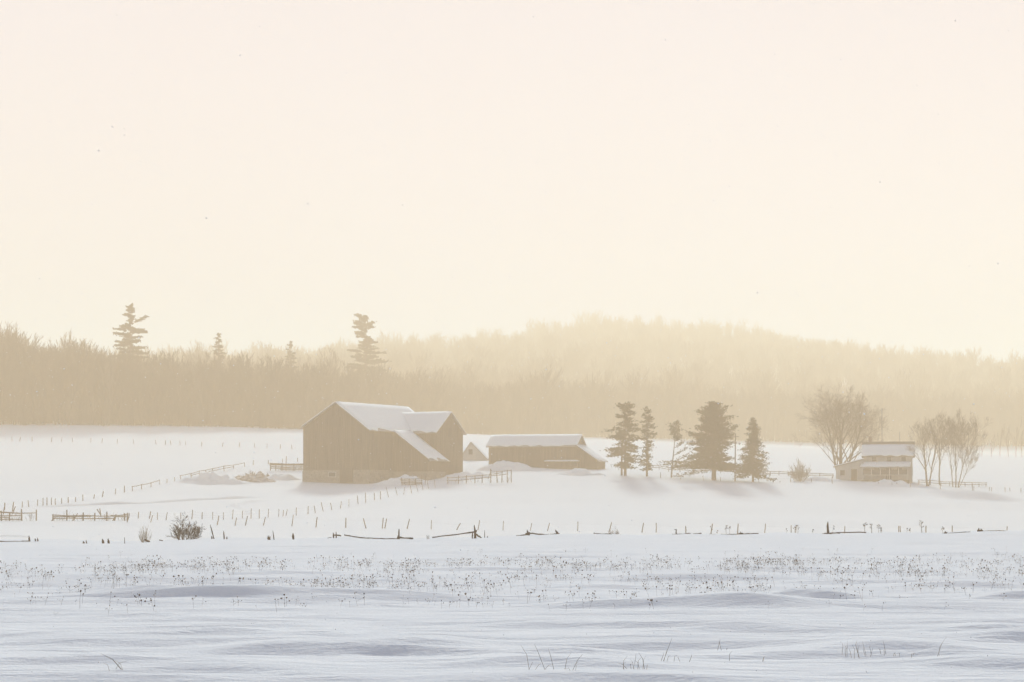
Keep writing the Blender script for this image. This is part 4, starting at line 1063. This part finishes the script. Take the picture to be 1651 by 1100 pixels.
# tall dead stalks along the crest
def stalk(base, h, seed, heads=4, lean=0.0, r=.006, hr=.022, mat_='weed'):
    rd = random.Random(seed); mb = MB()
    top = base + Vector((lean * h, 0, h))
    mb.tube([base - Vector((0, 0, .1)), base.lerp(top, .5) + Vector((rd.uniform(-.02, .02), 0, 0)), top], [r, r * .8, r * .5], 4, cap=False)
    for k in range(heads):
        f = rd.uniform(.45, .95); a = base.lerp(top, f); e = a + Vector((rd.choice((-1, 1)) * rd.uniform(.06, .2) * h, rd.uniform(-.1, .1) * h, rd.uniform(.05, .22) * h))
        mb.tube([a, (a + e) / 2 - Vector((0, 0, .01)), e], [r * .6, r * .5, r * .4], 3, cap=False)
        blob(mb, e, hr * rd.uniform(.6, 1.2), rd)
    blob(mb, top, hr, rd)
    return mb
def blob(mb, c, r, rd):
    vs_ = [c + Vector((r * rd.uniform(.7, 1.2) * x, r * rd.uniform(.7, 1.2) * y, r * rd.uniform(.6, 1.1) * z)) for x, y, z in ((1, 0, 0), (-1, 0, 0), (0, 1, 0), (0, -1, 0), (0, 0, 1), (0, 0, -1))]
    mb.add(vs_, [(0, 2, 4), (2, 1, 4), (1, 3, 4), (3, 0, 4), (2, 0, 5), (1, 2, 5), (3, 1, 5), (0, 3, 5)])
for k, (x, y0, y1, hd, r) in enumerate(((310, 235, 190, 6, .009), (325, 234, 196, 3, .007), (244, 236, 192, 3, .006), (270, 236, 212, 2, .006), (632, 232, 188, 5, .008), (582, 232, 205, 2, .005), (616, 232, 196, 4, .006), (790, 226, 190, 3, .005), (935, 226, 180, 7, .013), (966, 224, 182, 6, .014), (997, 222, 184, 4, .008),
                                 (1006, 222, 190, 3, .007), (1192, 233, 168, 9, .014), (1285, 226, 195, 5, .008), (1010, 222, 214, 2, .010), (700, 226, 216, 3, .005), (1125, 222, 214, 4, .006), (1140, 224, 216, 4, .006), (82, 236, 208, 2, .006))):
    a = Z6(x, y0); b = D(a[0], 113.5); h = max(.2, zz(Z6(x, y1)[1], 113.5) - b.z)
    o = stalk(b, h, 700 + k, heads=hd, lean=random.uniform(-.12, .12), r=r, hr=.03).build('dead_stalk', M['weed'], loc=b)
    tag(o, 'dead branching weed stalk standing up along the crest fence', 'weed', 'dead stalks along the crest fence')

# ---------------------------------------------------------------- snow banks, track, muddy heap
def mound(name, label, px, py, w, dp, h, material, seed, kind=None, cat=None, d=None, rough=.25):
    c = P(px, py, 240, 470) if d is None else D(px, d)
    n, m = 34, 22; V = []
    U, Vv = np.meshgrid(np.linspace(-1, 1, n), np.linspace(-1, 1, m))
    X = c.x + U * w / 2; Y = c.y + Vv * dp / 2
    rr = np.sqrt(U ** 2 + Vv ** 2); prof = np.clip(1 - rr ** 2, 0, 1) ** 1.2
    Z = H(X, Y) + h * prof * (1 + rough * 2.2 * vnoise(X * .8, Y * .8, seed) + rough * vnoise(X * 2.1, Y * 2.1, seed + 1)) - .08 * (rr > .97) - .03
    i = (np.arange(m - 1)[:, None] * n + np.arange(n - 1)[None]).ravel()
    o = np_mesh(name, np.stack([X.ravel(), Y.ravel(), Z.ravel()], 1), np.stack([i, i + 1, i + n + 1, i + n], 1), M[material], loc=tuple(c), smooth_shade=True)
    return tag(o, label, cat, kind=kind)
mound('snow_bank', 'long drifted bank of snow left of the muddy heap', 345, 778, 12, 8, .85, 'snow', 61, cat='snow bank', rough=.5)
mound('muddy_heap', 'brown muddy snow heap beside the barn yard', 412, 776, 7.5, 6, .85, 'manure', 63, cat='heap', rough=.7)
mound('snow_bank', 'drifted snow banked against the pen behind the muddy heap', 455, 773, 6.5, 5, .8, 'snow', 65, cat='snow bank')
mound('snow_bank', 'snow banked up at the lean-to corner of the barn', 650, 779, 9, 6, .9, 'snow', 67, cat='snow bank')
mound('snow_bank', 'tall snow bank heaped against the left end of the long shed', 815, 757, 10, 6, 1.0, 'snow', 69, cat='snow bank')
mound('snow_bank', 'smaller snow bank in front of the long shed lean-to', 935, 765, 8, 5, .7, 'snow', 71, cat='snow bank')
mound('snow_bank', 'snow bank heaped in front of the farmhouse porch', 1428, 783, 9, 5, .9, 'snow', 73, cat='snow bank')
mound('snow_bank', 'long low drift between the round bush and the farmhouse', 1325, 775, 8, 5, .55, 'snow', 75, cat='snow bank')
mound('snow_bank', 'snow bank beside the rail pen below the barn wing', 752, 771, 9, 5, .8, 'snow', 77, cat='snow bank')

for k, (px, py, h, w, n, lb) in enumerate(((386, 771, .9, 2.6, 16, 'bare brush growing out of the snow bank below the uphill fence'), (404, 768, 1.1, 3.0, 20, 'tangled bare brush above the muddy heap'), (430, 770, .9, 2.4, 16, 'low bare brush between the muddy heap and the rail pen'))):
    shrub('brush', P(px, py, 300, 460), lb, h, w, 30 + k, n, r=.02, twig=.010, levels=2)
def track(name, pts, width, h):
    """raised edge of a ploughed lane"""
    V, Fq = [], []; k = 0
    P3 = [P(px, py, 230, 420) for px, py in pts]
    dense = []
    for a, b_ in zip(P3[:-1], P3[1:]):
        n = max(2, int((b_ - a).length / 1.0))
        dense += [a.lerp(b_, i / n) for i in range(n)]
    dense.append(P3[-1])
    prof = [(-1, -.06), (-.6, .35), (-.25, .9), (0, 1), (.4, .7), (.75, .25), (1, -.06)]
    for i, p in enumerate(dense):
        t = (dense[min(i + 1, len(dense) - 1)] - dense[max(i - 1, 0)]); t.z = 0; t.normalize(); s = Vector((t.y, -t.x, 0))
        hh = h * (.75 + .4 * float(vnoise(np.array([i * .23]), np.array([.5]), 88)[0])) * min(1, i / 6, (len(dense) - 1 - i) / 6 + .02)
        for u, v in prof:
            q = p + s * u * width / 2; V.append((q.x, q.y, G(q.x, q.y) + hh * v - .01))
    m = len(prof)
    for i in range(len(dense) - 1):
        for j in range(m - 1):
            Fq.append((i * m + j, i * m + j + 1, (i + 1) * m + j + 1, (i + 1) * m + j))
    o = np_mesh(name, np.array(V), np.array(Fq), M['snow'], smooth_shade=True)
    tag(o, 'low ploughed snow edge along the farm lane', kind='structure')
track('farm_lane', [(45, 818.5), (130, 815), (230, 812), (330, 806), (400, 803), (440, 801)], 1.6, .34)
track('farm_lane', [(440, 806), (395, 810), (378, 815), (388, 819), (402, 824), (404, 832)], 1.6, .30)

# ---------------------------------------------------------------- dry weeds in the near field
def weed_mesh(seed, big):
    rd = random.Random(seed); mb = MB()
    h = rd.uniform(.20, .42); b0 = Vector((0, 0, 0))
    lean = Vector((rd.uniform(-.12, .12), rd.uniform(-.1, .1), h))
    mb.tube([b0 - Vector((0, 0, .06)), lean * .5 + Vector((rd.uniform(-.015, .015), 0, 0)), lean], [.0028, .0025, .002], 3, cap=False)
    n = rd.choice((1, 2, 3)) if big else rd.choice((0, 0, 1))
    blob(mb, lean, rd.uniform(.018, .036), rd)
    for k in range(n):
        a = lean * rd.uniform(.35, .9); e = a + Vector((rd.uniform(-.26, .26), rd.uniform(-.16, .16), rd.uniform(.02, .14)))
        mb.tube([a, e], [.0020, .0016], 3, cap=False); blob(mb, e, rd.uniform(.012, .030), rd)
    return mb
def weeds():
    mbs = [weed_mesh(40 + k, k < 5) for k in range(9)]
    meshes = []
    for mb in mbs:
        me = bpy.data.meshes.new('dry_weed'); me.from_pydata([tuple(v) for v in mb.v], [], mb.f); me.materials.append(M['weed']); meshes.append(me)
    sp = []
    g = np.random.default_rng(5)
    while len(sp) < 3100:
        px = g.uniform(-160, 1810)
        if g.random() < .62: py = 921 + g.normal(0, 11)
        else: py = 936 + abs(g.normal(0, 26))
        if not 893 < py < 997: continue
        # the belt climbs towards the right
        py = py - 6 * (px - 825) / 825
        n = vnoise(np.array([px / 60]), np.array([py / 9]), 51)[0] + .6 * vnoise(np.array([px / 17]), np.array([py / 5]), 52)[0]
        if g.random() > np.clip(.42 + .55 * n, .04, 1): continue
        if py > 955 and g.random() < .45: continue
        d = F * EYE / (py - HY)
        sp.append((xy(px, d), d))
    sp.sort(key=lambda q: q[1])
    sp = np.array(sp); Z = H(sp[:, 0], sp[:, 1])
    inview = np.abs(sp[:, 0] / sp[:, 1]) < .2115
    count = 0; V, Fc, off = [], [], 0
    for i in range(len(sp)):
        k = int(g.integers(0, 9)); s = float(g.choice((.26, .32, .4, .5, .65)) * g.uniform(.85, 1.15)); a = float(g.uniform(0, 6.28))
        if inview[i] and count < 300:
            o = bpy.data.objects.new('dry_weed', meshes[k]); C.objects.link(o)
            o.location = (sp[i, 0], sp[i, 1], Z[i]); o.rotation_euler = (0, 0, a); o.scale = (s, s, s)
            tag(o, 'dry brown weed with round seed heads poking through the snow field', 'weed', 'dry weeds in the snow field'); count += 1
        else:
            v = np.array([tuple(q) for q in mbs[k].v]) * s; ca, sa = math.cos(a), math.sin(a)
            v = np.stack([v[:, 0] * ca - v[:, 1] * sa + sp[i, 0], v[:, 0] * sa + v[:, 1] * ca + sp[i, 1], v[:, 2] + Z[i]], 1)
            V.append(v)
            Fc += [tuple(q + off for q in f) for f in mbs[k].f]; off += len(v)
    V = np.concatenate(V)
    me = bpy.data.meshes.new('weed_belt'); me.from_pydata(V.tolist(), [], Fc); me.materials.append(M['weed'])
    o = bpy.data.objects.new('weed_belt', me); C.objects.link(o)
    tag(o, 'scattered belt of dry weeds across the far part of the near field', 'weeds', kind='stuff')
weeds()

def tuft(px, py, label, spec, seed, group=None):
    """bent grass blades; spec: list of (dx px, dy px, tip dx px, tip dy px)"""
    d = F * EYE / (py - HY); b = D(px, d); s = d / F; rd = random.Random(seed)
    root = empty('grass_tuft', b, label, 'grass', group)
    for (dx, dy, tx, ty) in spec:
        p = b + Vector((dx * s, dy * -s * 4 * 0, 0)); p.y = b.y - dy * .05; p.z = G(p.x, p.y) - .03
        t = Vector((b.x + tx * s, p.y + rd.uniform(-.1, .1), b.z - ty * s))
        m = p.lerp(t, .55) + Vector((rd.uniform(-.02, .02), 0, .03))
        mb = MB(); mb.tube([p, m, t], [.0020, .0017, .0007], 4, cap=False); mb.build('blade', M['straw' if rd.random() < .6 else 'weed'], root)
    return root
def rnd_spec(n, w, h, seed):
    rd = random.Random(seed); return [((q := rd.uniform(-w, w)), rd.uniform(-3, 3), q + rd.uniform(-6, 6), -rd.uniform(.3, 1) * h) for _ in range(n)]
tuft(192, 1086, 'sparse bent grass blades at the lower left of the snow field', [(8, 0, -28, -26), (7, 0, -22, -22), (9, 1, -6, -14), (-12, 2, -20, -12), (-8, 0, 12, -13)], 1)
tuft(880, 1086, 'scattered crossing grass blades left of the dense blade cluster', [(-26, 0, -40, -38), (-20, 0, -8, -10), (0, 0, -18, -40), (-6, 1, 12, -8), (14, 0, 4, -34), (-30, 2, -22, -12), (30, 0, 40, -26)], 2)
tuft(925, 1088, 'few bent grass blades with a forked base', [(-4, 0, 14, -26), (-4, 0, 8, -14), (-4, 1, -16, -4), (2, 0, 0, -10)], 3)
tuft(1020, 1084, 'dense cluster of dark bent grass blades in the near snow', [(-16, 2, -10, -22), (-14, 1, -12, -12), (0, 0, 6, -24), (3, 0, -4, -16), (8, 0, 14, -20), (12, 0, 2, -14), (16, 1, 22, -22), (20, 0, 10, -26), (-4, 0, -22, -8), (22, 1, 24, -8), (-2, 0, 0, -10)], 4)
tuft(1072, 1073, 'tall slanting grass blades right of the dense cluster', [(-4, 0, 12, -38), (-3, 0, 4, -18), (2, 0, 8, -10), (-8, 0, -2, -14), (14, 0, 20, -10), (26, 0, 22, -8), (38, 0, 42, -12)], 5)
tuft(1160, 1050, 'pair of grass blades making a narrow peak', [(-4, 0, 0, -18), (4, 0, 1, -18), (10, 0, 12, -3)], 6)
tuft(1176, 1068, 'single short grass blade beside a dark seed head', [(0, 0, 4, -16), (52, 0, 56, -8), (54, 0, 55, -6)], 7)
tuft(1395, 1063, 'fine upright grass blades against the long drift shadow', rnd_spec(16, 38, 22, 8), 8)
tuft(1510, 1066, 'two long slanting grass blades at the right of the near snow', [(0, 0, 16, -32), (4, 0, 12, -22), (-40, 0, -34, -4)], 9)
tuft(1445, 1064, 'tiny peaked clump of dead grass on the near snow', [(-5, 0, -1, -7), (5, 0, 1, -7), (0, 0, 0, -6), (24, 0, 34, -4)], 10)

# ---------------------------------------------------------------- falling snow
def flakes():
    g = np.random.default_rng(71); n = 36000
    c = np.stack([g.uniform(-13, 13, n), g.uniform(10, 45, n), g.uniform(.3, 11, n)], 1)
    r = np.clip(.0030 * np.exp(g.normal(0, .45, n)), .0012, .007)[:, None]
    ax = np.array([(1, 0, 0), (-1, 0, 0), (0, 1, 0), (0, -1, 0), (0, 0, .6), (0, 0, -.6)], float)
    q = g.normal(size=(n, 3, 3)); q, _ = np.linalg.qr(q)
    V = (c[:, None] + r[:, None] * np.einsum('kj,nij->nki', ax, q) * g.uniform(.6, 1.3, (n, 6, 1))).reshape(-1, 3)
    f = np.array([(0, 2, 4), (2, 1, 4), (1, 3, 4), (3, 0, 4), (2, 0, 5), (1, 2, 5), (3, 1, 5), (0, 3, 5)])
    Fq = (f[None] + 6 * np.arange(n)[:, None, None]).reshape(-1, 3)
    o = np_mesh('falling_snow', V, Fq, M['flake'])
    tag(o, 'scattered snowflakes drifting down over the near field', 'snowflakes', kind='stuff')
def flake_material():
    m = bpy.data.materials.new('snowflake'); m.use_nodes = True; nt = m.node_tree; nt.nodes.clear()
    o = nt.nodes.new('ShaderNodeOutputMaterial'); mx = nt.nodes.new('ShaderNodeMixShader'); mx.inputs[0].default_value = .55
    a = nt.nodes.new('ShaderNodeBsdfDiffuse'); b = nt.nodes.new('ShaderNodeBsdfTranslucent')
    a.inputs[0].default_value = (.88, .88, .89, 1); b.inputs[0].default_value = (.88, .88, .89, 1)
    nt.links.new(a.outputs[0], mx.inputs[1]); nt.links.new(b.outputs[0], mx.inputs[2]); nt.links.new(mx.outputs[0], o.inputs['Surface'])
    return m
M['flake'] = flake_material()
flakes()

# ---------------------------------------------------------------- haze: blowing snow in the air
def haze():
    lo, hi = (-1300, -130, -6.0), (1300, 2500, 128)
    mb = MB(); mb.hexa([(lo[0], lo[1], lo[2]), (hi[0], lo[1], lo[2]), (hi[0], hi[1], lo[2]), (lo[0], hi[1], lo[2]), (lo[0], lo[1], hi[2]), (hi[0], lo[1], hi[2]), (hi[0], hi[1], hi[2]), (lo[0], hi[1], hi[2])])
    m = bpy.data.materials.new('haze'); m.use_nodes = True; nt = m.node_tree; nt.nodes.clear()
    o = nt.nodes.new('ShaderNodeOutputMaterial'); v = nt.nodes.new('ShaderNodeVolumePrincipled')
    v.inputs['Color'].default_value = HAZE_COLOR
    v.inputs['Absorption Color'].default_value = (1, .88, .62, 1)
    v.inputs['Density'].default_value = HAZE_DENSITY
    v.inputs['Anisotropy'].default_value = .15
    nt.links.new(v.outputs[0], o.inputs['Volume'])
    ob = mb.build('haze', m); ob['kind'] = 'stuff'; ob['label'] = 'warm blowing snow haze filling the air over the farm'
haze()
